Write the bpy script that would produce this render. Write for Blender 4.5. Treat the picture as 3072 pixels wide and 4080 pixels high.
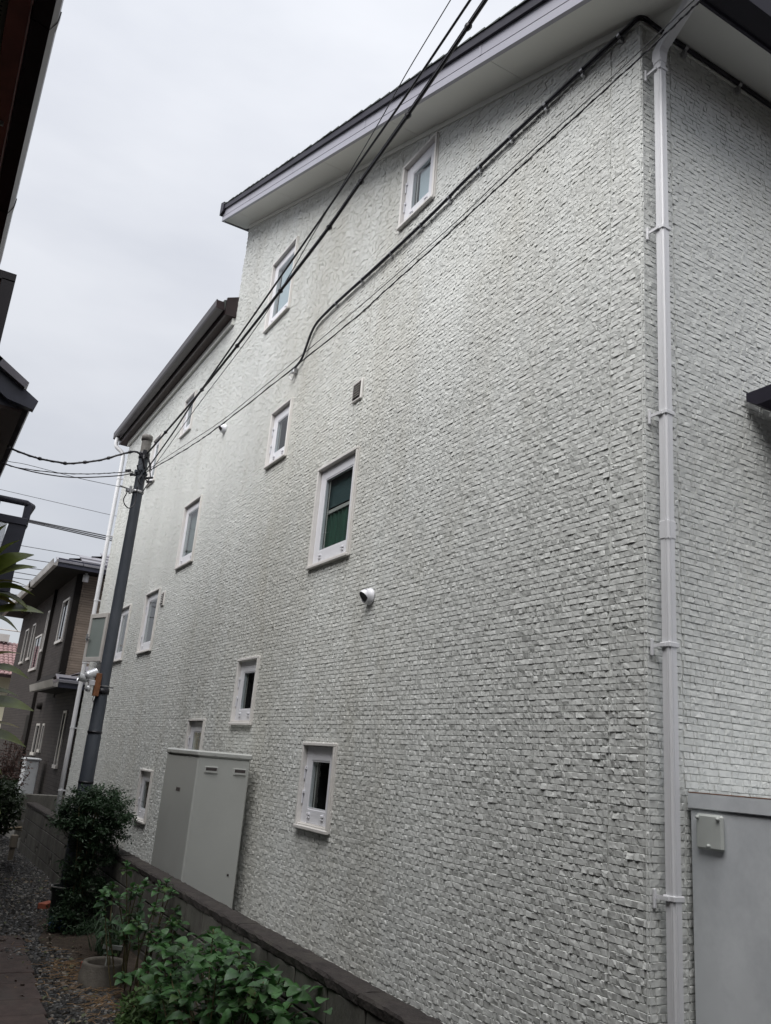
import bpy, math, random
import numpy as np
from mathutils import Vector, Matrix
random.seed(7); rng = np.random.default_rng(7)
S = bpy.context.scene
for o in list(bpy.data.objects): bpy.data.objects.remove(o)

# ---------------------------------------------------------------- camera
cam = bpy.data.cameras.new('camera'); camo = bpy.data.objects.new('camera', cam)
S.collection.objects.link(camo); S.camera = camo
R = Matrix.Rotation(-0.49971907, 3, 'Z') @ Matrix.Rotation(math.pi/2+0.29572578, 3, 'X') @ Matrix.Rotation(0.0864787, 3, 'Z')
camo.matrix_world = R.to_4x4()
cam.sensor_fit = 'VERTICAL'; cam.sensor_height = 24.0
cam.lens = 24.0*3312.1/4080.0
cam.clip_start = 0.05; cam.clip_end = 1500

# ---------------------------------------------------------------- light
SUN_EL, SUN_AZ = math.radians(62), math.radians(215)   # high, from the alley side, behind cloud
w = bpy.data.worlds.new('World'); S.world = w; w.use_nodes = True
nt = w.node_tree; nt.nodes.clear()
N = nt.nodes.new; L = nt.links.new
out = N('ShaderNodeOutputWorld'); bg = N('ShaderNodeBackground'); bg.inputs['Strength'].default_value = 0.12
sky = N('ShaderNodeTexSky'); sky.sky_type = 'NISHITA'; sky.sun_disc = False
sky.sun_elevation = SUN_EL; sky.sun_rotation = SUN_AZ
tc = N('ShaderNodeTexCoord'); mp = N('ShaderNodeMapping'); mp.inputs['Scale'].default_value = (1.0, 1.0, 3.2)
mp.inputs['Rotation'].default_value = (0.25, 0.1, 0.6)
nz = N('ShaderNodeTexNoise'); nz.inputs['Scale'].default_value = 2.1; nz.inputs['Detail'].default_value = 5; nz.inputs['Roughness'].default_value = .52
rp = N('ShaderNodeValToRGB')
rp.color_ramp.elements[0].position = .36; rp.color_ramp.elements[0].color = (.63, .65, .70, 1)
rp.color_ramp.elements[1].position = .66; rp.color_ramp.elements[1].color = (.755, .77, .81, 1)
sep = N('ShaderNodeSeparateXYZ')
gm = N('ShaderNodeMath'); gm.operation = 'MULTIPLY_ADD'; gm.inputs[1].default_value = .80; gm.inputs[2].default_value = .80   # overcast: brighter towards the zenith
cl = N('ShaderNodeMath'); cl.operation = 'MAXIMUM'; cl.inputs[1].default_value = 0.0
sc = N('ShaderNodeMath'); sc.operation = 'MULTIPLY'; sc.inputs[1].default_value = 2.15
vm = N('ShaderNodeVectorMath'); vm.operation = 'SCALE'
mx = N('ShaderNodeMixRGB'); mx.inputs['Fac'].default_value = .965
L(tc.outputs['Generated'], mp.inputs['Vector']); L(mp.outputs['Vector'], nz.inputs['Vector']); L(nz.outputs['Fac'], rp.inputs['Fac'])
L(tc.outputs['Generated'], sep.inputs[0]); L(sep.outputs['Z'], cl.inputs[0]); L(cl.outputs[0], gm.inputs[0]); L(gm.outputs[0], sc.inputs[0])
L(rp.outputs['Color'], vm.inputs[0]); L(sc.outputs[0], vm.inputs['Scale'])
L(sky.outputs['Color'], mx.inputs['Color1']); L(vm.outputs[0], mx.inputs['Color2'])
L(mx.outputs['Color'], bg.inputs['Color']); L(bg.outputs[0], out.inputs['Surface'])
sl = bpy.data.lights.new('sun', 'SUN'); sl.energy = 1.5; sl.angle = math.radians(60); sl.color = (1, .985, .965)
so = bpy.data.objects.new('sun', sl); S.collection.objects.link(so)
sd = Vector((-math.cos(math.radians(24))*math.cos(math.radians(54)), -math.cos(math.radians(54))*math.sin(math.radians(24)), math.sin(math.radians(54))))
so.rotation_euler = sd.to_track_quat('Z', 'Y').to_euler()
SUN_AZ2 = math.atan2(sd.x, sd.y); sky.sun_elevation = math.radians(54); sky.sun_rotation = SUN_AZ2
S.view_settings.view_transform = 'Standard'; S.view_settings.look = 'None'
S.view_settings.gamma = 1; S.view_settings.use_curve_mapping = False
S.view_settings.exposure = 1.8

# ---------------------------------------------------------------- materials
def material(name, col, rough=.6, var=.12, scale=6, bump=.0, bscale=60, metal=0, stain=None, stain_amt=0, spec=.5, stretch=(1,1,1), bdist=.01):
    m = bpy.data.materials.new(name); m.use_nodes = True
    t = m.node_tree; b = t.nodes['Principled BSDF']; n = t.nodes.new; l = t.links.new
    g = n('ShaderNodeTexCoord'); mpp = n('ShaderNodeMapping'); mpp.inputs['Scale'].default_value = stretch; l(g.outputs['Object'], mpp.inputs['Vector'])
    z = n('ShaderNodeTexNoise'); z.inputs['Scale'].default_value = scale; z.inputs['Detail'].default_value = 6; z.inputs['Roughness'].default_value = .6
    l(mpp.outputs['Vector'], z.inputs['Vector'])
    r = n('ShaderNodeValToRGB'); r.color_ramp.elements[0].position = .3; r.color_ramp.elements[1].position = .72
    r.color_ramp.elements[0].color = tuple(c*(1-var) for c in col)+(1,); r.color_ramp.elements[1].color = tuple(min(1, c*(1+var)) for c in col)+(1,)
    l(z.outputs['Fac'], r.inputs['Fac']); src = r.outputs['Color']
    if stain:
        z2 = n('ShaderNodeTexNoise'); z2.inputs['Scale'].default_value = scale*.35; z2.inputs['Detail'].default_value = 8; z2.inputs['Roughness'].default_value = .7
        l(mpp.outputs['Vector'], z2.inputs['Vector'])
        r2 = n('ShaderNodeValToRGB'); r2.color_ramp.elements[0].position = .48; r2.color_ramp.elements[1].position = .68
        r2.color_ramp.elements[0].color = (0,0,0,1); r2.color_ramp.elements[1].color = (stain_amt,)*3+(1,)
        l(z2.outputs['Fac'], r2.inputs['Fac'])
        mm = n('ShaderNodeMixRGB'); mm.inputs['Color2'].default_value = stain+(1,); l(r2.outputs['Color'], mm.inputs['Fac']); l(src, mm.inputs['Color1']); src = mm.outputs['Color']
    l(src, b.inputs['Base Color'])
    b.inputs['Roughness'].default_value = rough; b.inputs['Metallic'].default_value = metal
    b.inputs['Specular IOR Level'].default_value = spec
    if bump:
        z3 = n('ShaderNodeTexNoise'); z3.inputs['Scale'].default_value = bscale; z3.inputs['Detail'].default_value = 5
        l(mpp.outputs['Vector'], z3.inputs['Vector'])
        bp = n('ShaderNodeBump'); bp.inputs['Strength'].default_value = bump; bp.inputs['Distance'].default_value = bdist
        l(z3.outputs['Fac'], bp.inputs['Height']); l(bp.outputs['Normal'], b.inputs['Normal'])
    return m
MT = {}
MT['stone'] = material('white_stone_siding', (.635,.645,.625), .5, .07, 1.2, .12, 140, spec=.2, stain=(.42,.40,.34), stain_amt=.5, bdist=.003, stretch=(1,1,.28))
MT['soffit'] = material('cream_soffit', (.68,.68,.64), .6, .04, 1.0)
MT['fascia'] = material('grey_lilac_fascia', (.31,.305,.35), .38, .03, 2)
MT['dark_trim'] = material('dark_navy_trim', (.016,.014,.024), .5, .2, 4, spec=.25)
MT['shingle'] = material('roof_shingle', (.06,.07,.065), .8, .3, 20, .3, 80)
MT['trim'] = material('cream_window_trim', (.66,.64,.615), .45, .06, 3, stain=(.42,.39,.35), stain_amt=.35)
MT['sash'] = material('white_window_sash', (.70,.70,.735), .35, .03, 3)
MT['pipe'] = material('white_plastic_pipe', (.70,.70,.72), .35, .04, 2, stain=(.45,.45,.46), stain_amt=.3, stretch=(1,1,.3))
MT['black'] = material('black_cable_rubber', (.012,.011,.016), .45, .3, 20)
MT['wire'] = material('grey_wire', (.03,.03,.035), .5, .3, 20)
MT['steel'] = material('galvanised_steel', (.45,.45,.46), .35, .15, 30, metal=.8)
MT['pole'] = material('slate_blue_pole_paint', (.055,.064,.08), .55, .18, 5, .15, 50, stain=(.14,.15,.17), stain_amt=.35, stretch=(1,1,.5))
MT['pole_top'] = material('weathered_pole_top', (.16,.15,.14), .7, .25, 9, .2, 60)
MT['tank'] = material('beige_grey_tank_paint', (.46,.47,.45), .42, .03, 3, .05, 400, stain=(.30,.30,.28), stain_amt=.25)
MT['cabinet'] = material('grey_cabinet_paint', (.62,.64,.66), .45, .05, 3, .05, 400, stain=(.27,.29,.32), stain_amt=.45)
MT['cover'] = material('pale_plastic_cover', (.44,.46,.44), .45, .05, 6)
MT['block'] = material('weathered_concrete_block', (.13,.125,.11), .85, .25, 7, .5, 70, stain=(.055,.05,.045), stain_amt=.85, stretch=(1,1,.35))
MT['coping'] = material('mossy_dark_coping', (.036,.029,.027), .9, .4, 14, .8, 60, stain=(.075,.07,.055), stain_amt=.5)
MT['joint'] = material('mortar', (.05,.047,.042), .9, .2, 20)
MT['ring'] = material('cast_concrete_ring', (.14,.125,.105), .85, .2, 14, .5, 80, stain=(.09,.08,.065), stain_amt=.7)
MT['soil'] = material('damp_soil', (.05,.036,.026), .95, .4, 20, .9, 60, bdist=.02)
MT['gravel_bed'] = material('dark_gravel_bed', (.045,.042,.04), .9, .5, 45, 1.0, 90, stain=(.05,.042,.03), stain_amt=.7, bdist=.03)
MT['paver'] = material('red_brown_paver', (.065,.045,.04), .85, .35, 12, .4, 120, stain=(.05,.045,.04), stain_amt=.6)
MT['brick'] = material('red_clay_brick', (.30,.085,.05), .85, .25, 20, .4, 90)
MT['leaf_h'] = material('hydrangea_leaf', (.06,.15,.045), .42, .55, 9, .2, 60)
MT['leaf_h2'] = material('hydrangea_leaf_blue_green', (.085,.175,.08), .4, .45, 9, .2, 60)
MT['leaf_n'] = material('dark_fine_leaf', (.035,.07,.032), .5, .5, 7)
MT['leaf_m'] = material('pale_fern_leaf', (.07,.13,.035), .6, .45, 12)
MT['leaf_f'] = material('glossy_foreground_leaf', (.13,.16,.028), .4, .35, 14, .15, 50)
MT['leaf_y'] = material('yellowing_leaf', (.24,.19,.03), .4, .3, 14)
MT['leaf_d'] = material('dark_hedge_leaf', (.03,.05,.02), .4, .5, 9)
MT['leaf_r'] = material('reddish_twig_leaf', (.10,.055,.045), .6, .5, 10)
MT['stem'] = material('brown_green_stem', (.12,.10,.05), .8, .4, 20)
MT['bark'] = material('pale_bark', (.22,.17,.11), .8, .3, 30, .4, 70)
MT['straw'] = material('dead_straw', (.30,.19,.10), .8, .4, 9)
MT['dead_leaf'] = material('dead_leaf', (.13,.09,.06), .8, .5, 5)
MT['pot'] = material('dark_green_plastic_pot', (.012,.02,.017), .4, .3, 6)
MT['hose'] = material('blue_hose', (.09,.19,.36), .4, .1, 6)
MT['post'] = material('weathered_wood_post', (.17,.145,.115), .8, .2, 18, .4, 60, stretch=(1,1,.2))
MT['brown_soffit'] = material('dark_brown_eave', (.026,.011,.009), .6, .25, 6)
MT['gutter_b'] = material('black_brown_gutter', (.020,.011,.012), .35, .3, 6)
MT['red_metal'] = material('red_brown_metal', (.12,.032,.022), .5, .35, 4)
MT['navy'] = material('navy_metal', (.035,.036,.055), .4, .15, 4)
MT['far_brown'] = material('dark_neutral_brown', (.012,.010,.009), .8, .2, 5, spec=.15)
MT['grey_tile'] = material('grey_roof_metal', (.14,.13,.15), .5, .2, 8)
MT['dark_wall'] = material('dark_brown_wall', (.03,.024,.022), .85, .2, 5, .3, 40)
MT['far_roof'] = material('purple_grey_roof_tile', (.19,.185,.205), .3, .12, 6)
MT['far_gutter'] = material('weathered_metal_gutter', (.30,.285,.27), .45, .5, 2.2, metal=.2, stretch=(1,.4,1))
MT['far_trim'] = material('silver_window_frame', (.42,.40,.38), .4, .1, 5)
MT['red_tile'] = material('dusty_red_roof_tile', (.20,.12,.12), .75, .25, 9)
MT['cream'] = material('cream_render', (.62,.58,.44), .8, .06, 3)
MT['light_metal'] = material('floodlight_silver', (.65,.66,.68), .25, .08, 5, metal=.3)
MT['rust'] = material('orange_rust_bracket', (.24,.10,.045), .8, .4, 18, .3, 60)
MT['label'] = material('grey_brown_label', (.22,.20,.19), .5, .05, 5)
MT['print'] = material('dark_print', (.06,.05,.05), .5, .05, 5)
MT['room'] = material('dark_room_surface', (.012,.012,.014), .9, .1, 2)
MT['green_curtain'] = material('dark_green_curtain', (.016,.06,.038), .8, .3, 5, stretch=(1,6,.4))
MT['blue_blind'] = material('slate_blind', (.03,.058,.062), .7, .2, 9, stretch=(1,1,14))
MT['pale_blind'] = material('pale_grey_blind', (.50,.55,.60), .8, .05, 3)
MT['sage_film'] = material('frosted_sage_film', (.17,.195,.185), .5, .05, 3)
MT['drip'] = material('drip_ground_plain', (.09,.085,.075), .95, .3, 8)

def perforated(name, col):
    m = material(name, col, .6, .05, 3); t = m.node_tree; b = t.nodes['Principled BSDF']; n = t.nodes.new; l = t.links.new
    g = n('ShaderNodeTexCoord'); s2 = n('ShaderNodeSeparateXYZ'); l(g.outputs['Object'], s2.inputs[0])
    def cell(o):
        a = n('ShaderNodeMath'); a.operation = 'MULTIPLY'; a.inputs[1].default_value = 1/.025; l(o, a.inputs[0])
        f = n('ShaderNodeMath'); f.operation = 'FRACT'; l(a.outputs[0], f.inputs[0])
        c = n('ShaderNodeMath'); c.operation = 'SUBTRACT'; c.inputs[1].default_value = .5; l(f.outputs[0], c.inputs[0])
        p = n('ShaderNodeMath'); p.operation = 'POWER'; p.inputs[1].default_value = 2
        ab = n('ShaderNodeMath'); ab.operation = 'ABSOLUTE'; l(c.outputs[0], ab.inputs[0]); l(ab.outputs[0], p.inputs[0]); return p.outputs[0]
    ad = n('ShaderNodeMath'); ad.operation = 'ADD'; l(cell(s2.outputs['X']), ad.inputs[0]); l(cell(s2.outputs['Y']), ad.inputs[1])
    gt = n('ShaderNodeMath'); gt.operation = 'LESS_THAN'; gt.inputs[1].default_value = .035; l(ad.outputs[0], gt.inputs[0])
    mm = n('ShaderNodeMixRGB'); src = b.inputs['Base Color'].links[0].from_socket
    l(gt.outputs[0], mm.inputs['Fac']); l(src, mm.inputs['Color1']); mm.inputs['Color2'].default_value = (.02,.02,.02,1); l(mm.outputs[0], b.inputs['Base Color'])
    return m
MT['perf'] = perforated('perforated_soffit', (.20,.185,.155))
def lapped(name, col, pitch):
    m = material(name, col, .8, .18, 3, stretch=(1,1,3), spec=.2); t = m.node_tree; b = t.nodes['Principled BSDF']; n = t.nodes.new; l = t.links.new
    g = n('ShaderNodeTexCoord'); wv = n('ShaderNodeTexBrick'); wv.inputs['Scale'].default_value = 1
    cmb = n('ShaderNodeCombineXYZ'); s2 = n('ShaderNodeSeparateXYZ'); l(g.outputs['Object'], s2.inputs[0])
    a = n('ShaderNodeMath'); a.operation = 'ADD'; l(s2.outputs['X'], a.inputs[0]); l(s2.outputs['Y'], a.inputs[1])
    l(a.outputs[0], cmb.inputs['X']); l(s2.outputs['Z'], cmb.inputs['Y']); l(cmb.outputs[0], wv.inputs['Vector'])
    wv.inputs['Brick Width'].default_value = .9; wv.inputs['Row Height'].default_value = pitch; wv.inputs['Mortar Size'].default_value = pitch*.1
    wv.inputs['Color1'].default_value = (1,1,1,1); wv.inputs['Color2'].default_value = (.82,.82,.82,1); wv.inputs['Mortar'].default_value = (.5,.5,.5,1)
    mm = n('ShaderNodeMixRGB'); mm.blend_type = 'MULTIPLY'; mm.inputs['Fac'].default_value = 1
    src = b.inputs['Base Color'].links[0].from_socket; l(src, mm.inputs['Color1']); l(wv.outputs['Color'], mm.inputs['Color2']); l(mm.outputs[0], b.inputs['Base Color'])
    bp = n('ShaderNodeBump'); bp.inputs['Strength'].default_value = .6; bp.inputs['Distance'].default_value = .01; l(wv.outputs['Color'], bp.inputs['Height']); l(bp.outputs['Normal'], b.inputs['Normal'])
    return m
MT['lap_dark'] = lapped('dark_brown_lap_siding', (.04,.034,.032), .075)
MT['lap_tan'] = lapped('tan_lap_siding', (.23,.185,.15), .06)
def leafmat(name):     # some light through the leaf
    m = MT[name]; t = m.node_tree; b = t.nodes['Principled BSDF']; o = [x for x in t.nodes if x.type == 'OUTPUT_MATERIAL'][0]
    tr = t.nodes.new('ShaderNodeBsdfTranslucent'); ms = t.nodes.new('ShaderNodeMixShader'); ms.inputs[0].default_value = .28
    t.links.new(b.inputs['Base Color'].links[0].from_socket, tr.inputs['Color'])
    t.links.new(b.outputs[0], ms.inputs[1]); t.links.new(tr.outputs[0], ms.inputs[2]); t.links.new(ms.outputs[0], o.inputs['Surface'])
for k in ('leaf_h','leaf_h2','leaf_m','leaf_f','leaf_y','leaf_d','leaf_n','leaf_r'): leafmat(k)
def glass(name, tint):
    m = bpy.data.materials.new(name); m.use_nodes = True; t = m.node_tree; t.nodes.clear(); n = t.nodes.new; l = t.links.new
    o = n('ShaderNodeOutputMaterial'); f = n('ShaderNodeFresnel')
    gm_ = n('ShaderNodeNewGeometry'); io = n('ShaderNodeMath'); io.operation = 'MULTIPLY_ADD'; io.inputs[1].default_value = 1.0-1.5; io.inputs[2].default_value = 1.5
    l(gm_.outputs['Backfacing'], io.inputs[0]); l(io.outputs[0], f.inputs['IOR'])
    tr = n('ShaderNodeBsdfTransparent'); tr.inputs['Color'].default_value = tint+(1,)
    gl = n('ShaderNodeBsdfGlossy'); gl.inputs['Roughness'].default_value = .015; ms = n('ShaderNodeMixShader')
    z = n('ShaderNodeTexNoise'); z.inputs['Scale'].default_value = 3.0; bp = n('ShaderNodeBump'); bp.inputs['Strength'].default_value = .06; bp.inputs['Distance'].default_value = .01
    l(z.outputs['Fac'], bp.inputs['Height']); l(bp.outputs[0], gl.inputs['Normal'])
    l(f.outputs[0], ms.inputs[0]); l(tr.outputs[0], ms.inputs[1]); l(gl.outputs[0], ms.inputs[2]); l(ms.outputs[0], o.inputs['Surface'])
    return m
MT['glass'] = glass('window_glass', (.90,.93,.93))

# ---------------------------------------------------------------- mesh helpers
class MB:
    def __init__(s): s.v = []; s.f = []
    def add(s, vs, fs):
        k = len(s.v); s.v += [tuple(v) for v in vs]; s.f += [tuple(i+k for i in f) for f in fs]; return s
    def box(s, x0, x1, y0, y1, z0, z1):
        return s.add([(x0,y0,z0),(x1,y0,z0),(x1,y1,z0),(x0,y1,z0),(x0,y0,z1),(x1,y0,z1),(x1,y1,z1),(x0,y1,z1)],
                     [(0,3,2,1),(4,5,6,7),(0,1,5,4),(1,2,6,5),(2,3,7,6),(3,0,4,7)])
    def bbox(s, x0, x1, y0, y1, z0, z1, b=.006):          # bevelled box
        b = min(b, (x1-x0)*.45, (y1-y0)*.45, (z1-z0)*.45); vs = []
        for ax in range(3):
            for sx in (0,1):
                for sy in (0,1):
                    for sz in (0,1):
                        p = [[x0,x1][sx],[y0,y1][sy],[z0,z1][sz]]; sg = [1-2*sx,1-2*sy,1-2*sz]
                        for k in range(3):
                            if k != ax: p[k] += sg[k]*b
                        vs.append(tuple(p))
        I = lambda ax,a,c,d: ax*8+a*4+c*2+d
        fs = []
        for q in (0,1):
            fs.append((I(0,q,0,0),I(0,q,1,0),I(0,q,1,1),I(0,q,0,1))); fs.append((I(1,0,q,0),I(1,1,q,0),I(1,1,q,1),I(1,0,q,1))); fs.append((I(2,0,0,q),I(2,1,0,q),I(2,1,1,q),I(2,0,1,q)))
            for r in (0,1):
                fs.append((I(0,q,r,0),I(0,q,r,1),I(1,q,r,1),I(1,q,r,0))); fs.append((I(0,q,0,r),I(0,q,1,r),I(2,q,1,r),I(2,q,0,r))); fs.append((I(1,0,q,r),I(1,1,q,r),I(2,1,q,r),I(2,0,q,r)))
                for u in (0,1): fs.append((I(0,q,r,u),I(1,q,r,u),I(2,q,r,u)))
        return s.add(vs, fs)
    def prism(s, poly, axis, a, b):                        # polygon extruded along axis from a to b
        n = len(poly)
        def P(p, t):
            return {'X': (t,p[0],p[1]), 'Y': (p[0],t,p[1]), 'Z': (p[0],p[1],t)}[axis]
        vs = [P(p,a) for p in poly]+[P(p,b) for p in poly]
        return s.add(vs, [tuple(range(n)), tuple(range(2*n-1,n-1,-1))]+[(i,(i+1)%n,n+(i+1)%n,n+i) for i in range(n)])
    def tube(s, pts, r, n=8, cap=True):
        pts = [Vector(p) for p in pts]; k = len(s.v); up = None; rs = r if isinstance(r, (list, tuple)) else [r]*len(pts)
        for i, p in enumerate(pts):
            d = (pts[min(i+1,len(pts)-1)]-pts[max(i-1,0)]).normalized()
            if up is None: up = d.orthogonal().normalized()
            up = (up-d*up.dot(d)).normalized(); q = d.cross(up)
            for j in range(n):
                a = 2*math.pi*j/n; s.v.append(tuple(p+(up*math.cos(a)+q*math.sin(a))*rs[i]))
        for i in range(len(pts)-1):
            for j in range(n):
                s.f.append((k+i*n+j, k+i*n+(j+1)%n, k+(i+1)*n+(j+1)%n, k+(i+1)*n+j))
        if cap: s.f.append(tuple(k+j for j in range(n))[::-1]); s.f.append(tuple(k+(len(pts)-1)*n+j for j in range(n)))
        return s
    def lathe(s, prof, c, n=28, axis='Z', jitter=0):
        k = len(s.v)
        for (r, h) in prof:
            for j in range(n):
                a = 2*math.pi*j/n; rr = r*(1+random.uniform(-jitter, jitter)); u, v = rr*math.cos(a), rr*math.sin(a)
                s.v.append({'Z': (c[0]+u,c[1]+v,c[2]+h), 'X': (c[0]+h,c[1]+u,c[2]+v), 'Y': (c[0]+u,c[1]+h,c[2]+v)}[axis])
        for i in range(len(prof)-1):
            for j in range(n): s.f.append((k+i*n+j,k+i*n+(j+1)%n,k+(i+1)*n+(j+1)%n,k+(i+1)*n+j))
        return s
    def mesh(s, name, smooth=False):
        m = bpy.data.meshes.new(name); m.from_pydata(s.v, [], s.f); m.update()
        if smooth: m.polygons.foreach_set('use_smooth', [True]*len(m.polygons))
        return m
def link(name, me, mat, parent=None, smooth=False):
    if isinstance(me, MB): me = me.mesh(name, smooth)
    o = bpy.data.objects.new(name, me); S.collection.objects.link(o)
    if mat is not None and not me.materials: me.materials.append(MT[mat] if isinstance(mat, str) else mat)
    if parent is not None: o.parent = parent; o.matrix_parent_inverse = parent.matrix_world.inverted() if False else Matrix.Identity(4)
    return o
def thing(name, label, cat, group=None):
    o = bpy.data.objects.new(name, None); S.collection.objects.link(o); o.empty_display_size = .1
    o['label'] = label; o['category'] = cat
    if group: o['group'] = group
    return o
def tag(o, label, cat, group=None):
    o['label'] = label; o['category'] = cat
    if group: o['group'] = group
    return o
def smooth_path(pts, k=6):
    P = [Vector(p) for p in pts]; out = []
    for i in range(len(P)-1):
        p0, p1, p2, p3 = P[max(i-1,0)], P[i], P[i+1], P[min(i+2,len(P)-1)]
        for j in range(k):
            t = j/k; out.append(.5*((2*p1)+(p2-p0)*t+(2*p0-5*p1+4*p2-p3)*t*t+(3*p1-p0-3*p2+p3)*t**3))
    out.append(P[-1]); return out

G = -1.76          # ground level, camera at 0
WX = 3.0           # long side wall plane
WY = 2.82          # front wall plane
YE, YF = 10.42, 16.62
SL = .396
def rake(y): return 4.43+SL*(y-2.81)

# ---------------------------------------------------------------- ground
gb = MB().add([(-300,-300,G-.02),(300,-300,G-.02),(300,600,G-.02),(-300,600,G-.02)], [(0,1,2,3)])
go = link('ground', gb, 'drip'); go['kind'] = 'structure'
pb = MB(); nx, ny = 36, 120
xs = np.linspace(-.9, 2.2, nx); ys = np.linspace(-2, 22, ny)
vs = [(x, y, G+.012*math.sin(x*5+y*1.7)+.01*math.sin(y*4.1)+random.uniform(-.004,.004)+ (.05*max(0, x-1.75)/.45 if y < 9 else 0)) for y in ys for x in xs]
pb.add(vs, [(j*nx+i, j*nx+i+1, (j+1)*nx+i+1, (j+1)*nx+i) for j in range(ny-1) for i in range(nx-1)])
gp = link('gravel_path', pb, 'gravel_bed'); gp['kind'] = 'structure'
gp2 = link('house_plot_ground', MB().add([(2.36,-3,G+.3),(12,-3,G+.3),(12,17,G+.3),(2.36,17,G+.3)], [(0,1,2,3)]), 'gravel_bed'); gp2['kind'] = 'structure'
def ngon_stones(n, reg, smin, smax, name, mat, zf=None):
    V = []; F = []
    base = [(math.cos(a), math.sin(a), 0) for a in np.linspace(0, 2*math.pi, 6)[:-1]]
    for i in range(n):
        x, y = reg(); s = random.uniform(smin, smax); h = s*random.uniform(.35,.8); an = random.uniform(0, 6.28); e = random.uniform(.6, 1)
        ca, sa = math.cos(an), math.sin(an); k = len(V); z = G+(zf(x,y) if zf else 0); tx, ty = random.uniform(-.4,.4), random.uniform(-.4,.4)
        for q, (sc_, hz) in enumerate(((1,-.3),(.7,.8))):
            for bx, by, _ in base:
                u = bx*s*sc_*random.uniform(.8,1.15); v = by*s*e*sc_*random.uniform(.8,1.15)
                V.append((x+u*ca-v*sa, y+u*sa+v*ca, z+hz*h+(u*tx+v*ty)*.6))
        F += [tuple(k+5+j for j in range(5))]+[(k+j,k+(j+1)%5,k+5+(j+1)%5,k+5+j) for j in range(5)]
    m = bpy.data.meshes.new(name); m.from_pydata(V, [], F)
    return m
def gravmat(name, cols, rough=.7):
    m = material(name, cols[0], rough, .1, 30); t = m.node_tree; b = t.nodes['Principled BSDF']
    g = t.nodes.new('ShaderNodeNewGeometry'); r = t.nodes.new('ShaderNodeValToRGB'); r.color_ramp.interpolation = 'CONSTANT'
    e = r.color_ramp.elements; e[0].color = cols[0]+(1,); e[1].position = 1/len(cols); e[1].color = cols[1]+(1,)
    for i in range(2, len(cols)): q = e.new(i/len(cols)); q.color = cols[i]+(1,)
    t.links.new(g.outputs['Random Per Island'], r.inputs['Fac']); t.links.new(r.outputs['Color'], b.inputs['Base Color']); return m
GR = gravmat('mixed_gravel', [(.045,.044,.044),(.065,.064,.064),(.035,.034,.034),(.09,.088,.086),(.028,.027,.027),(.055,.047,.04),(.20,.19,.175),(.042,.042,.042)], .55)
GR.node_tree.nodes['Principled BSDF'].inputs['Roughness'].default_value = .6
gr = link('gravel', ngon_stones(26000, lambda: (random.uniform(.55,2.2), 5.2+15*random.random()**1.7), .008, .024, 'gravel', None, lambda x,y: .004+.012*math.sin(x*5+y*1.7)+.01*math.sin(y*4.1)), GR)
gr['kind'] = 'stuff'

# pavers: red brown paving along the alley
pav = thing('paved_path', 'red brown paving slabs laid in rows along the left of the gravel', 'paving'); pav['kind'] = 'structure'
pm = {}
y = 4.6; i = 0
while y < 8.5:
    ln = random.choice((.30,.34,.36,.42)); shift = .02*math.sin(i*2.1)
    edge = 1.29+(y-6.3)*.065
    for c, (a, b) in enumerate(((edge-.46, edge-.004), (edge-.92, edge-.468), (edge-1.38, edge-.928))):
        z = G+.038+random.uniform(-.004,.004)-max(0,(y-7.3))*.012
        link('slab', MB().bbox(a, b, y+.004, y+ln-.004, z-.05, z, .005), 'paver', pav)
    y += ln; i += 1

# ---------------------------------------------------------------- stone tile siding
def front_grid(n, u0, u1, z0, z1, d):
    """rough split-face pieces: 4 back corners + a 3x3 broken front; returns (n,13,3) of (depth,u,z)"""
    W = u1-u0; H = z1-z0; V = np.zeros((n,13,3)); U_ = lambda a,b: rng.uniform(a,b,n)
    for k,(a,b) in enumerate(((0,0),(1,0),(1,1),(0,1))): V[:,k,1] = u0+W*a; V[:,k,2] = z0+H*b
    tu, tz = rng.normal(0,.0011,n), rng.normal(0,.0010,n)
    gu = [U_(.0,.02), U_(.3,.7), 1-U_(.0,.02)]; gz = [U_(.0,.03), U_(.3,.7), 1-U_(.05,.11)]
    k = 4
    for b in range(3):
        for a in range(3):
            V[:,k,1] = u0+W*(gu[a] if (a != 1) else np.clip(gu[1]+U_(-.12,.12),.2,.8)); V[:,k,2] = z0+H*(gz[b] if b != 1 else np.clip(gz[1]+U_(-.12,.12),.2,.8))
            V[:,k,0] = d+tu*(a-1)+tz*(b-1)+rng.normal(0,.0006,n); k += 1
    for corner, amt in ((4,.34),(6,.34),(10,.16),(12,.16)):            # chipped corners, mostly the lower ones
        m = rng.random(n) < amt; cut = np.where(m, U_(.25,.65)*d, 0)
        V[:,corner,0] -= cut
        nb = {4:(5,7),6:(5,9),10:(11,7),12:(11,9)}[corner]
        for q in nb: V[:,q,0] -= np.where(rng.random(n) < .4, cut*.5, 0)
    V[:,4:,0] = np.maximum(V[:,4:,0], .0008)
    return V
PF = [(0,1,6,5,4),(1,2,12,9,6),(2,3,10,11,12),(3,0,4,7,10),(4,5,8,7),(5,6,9,8),(7,8,11,10),(8,9,12,11)]
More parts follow.
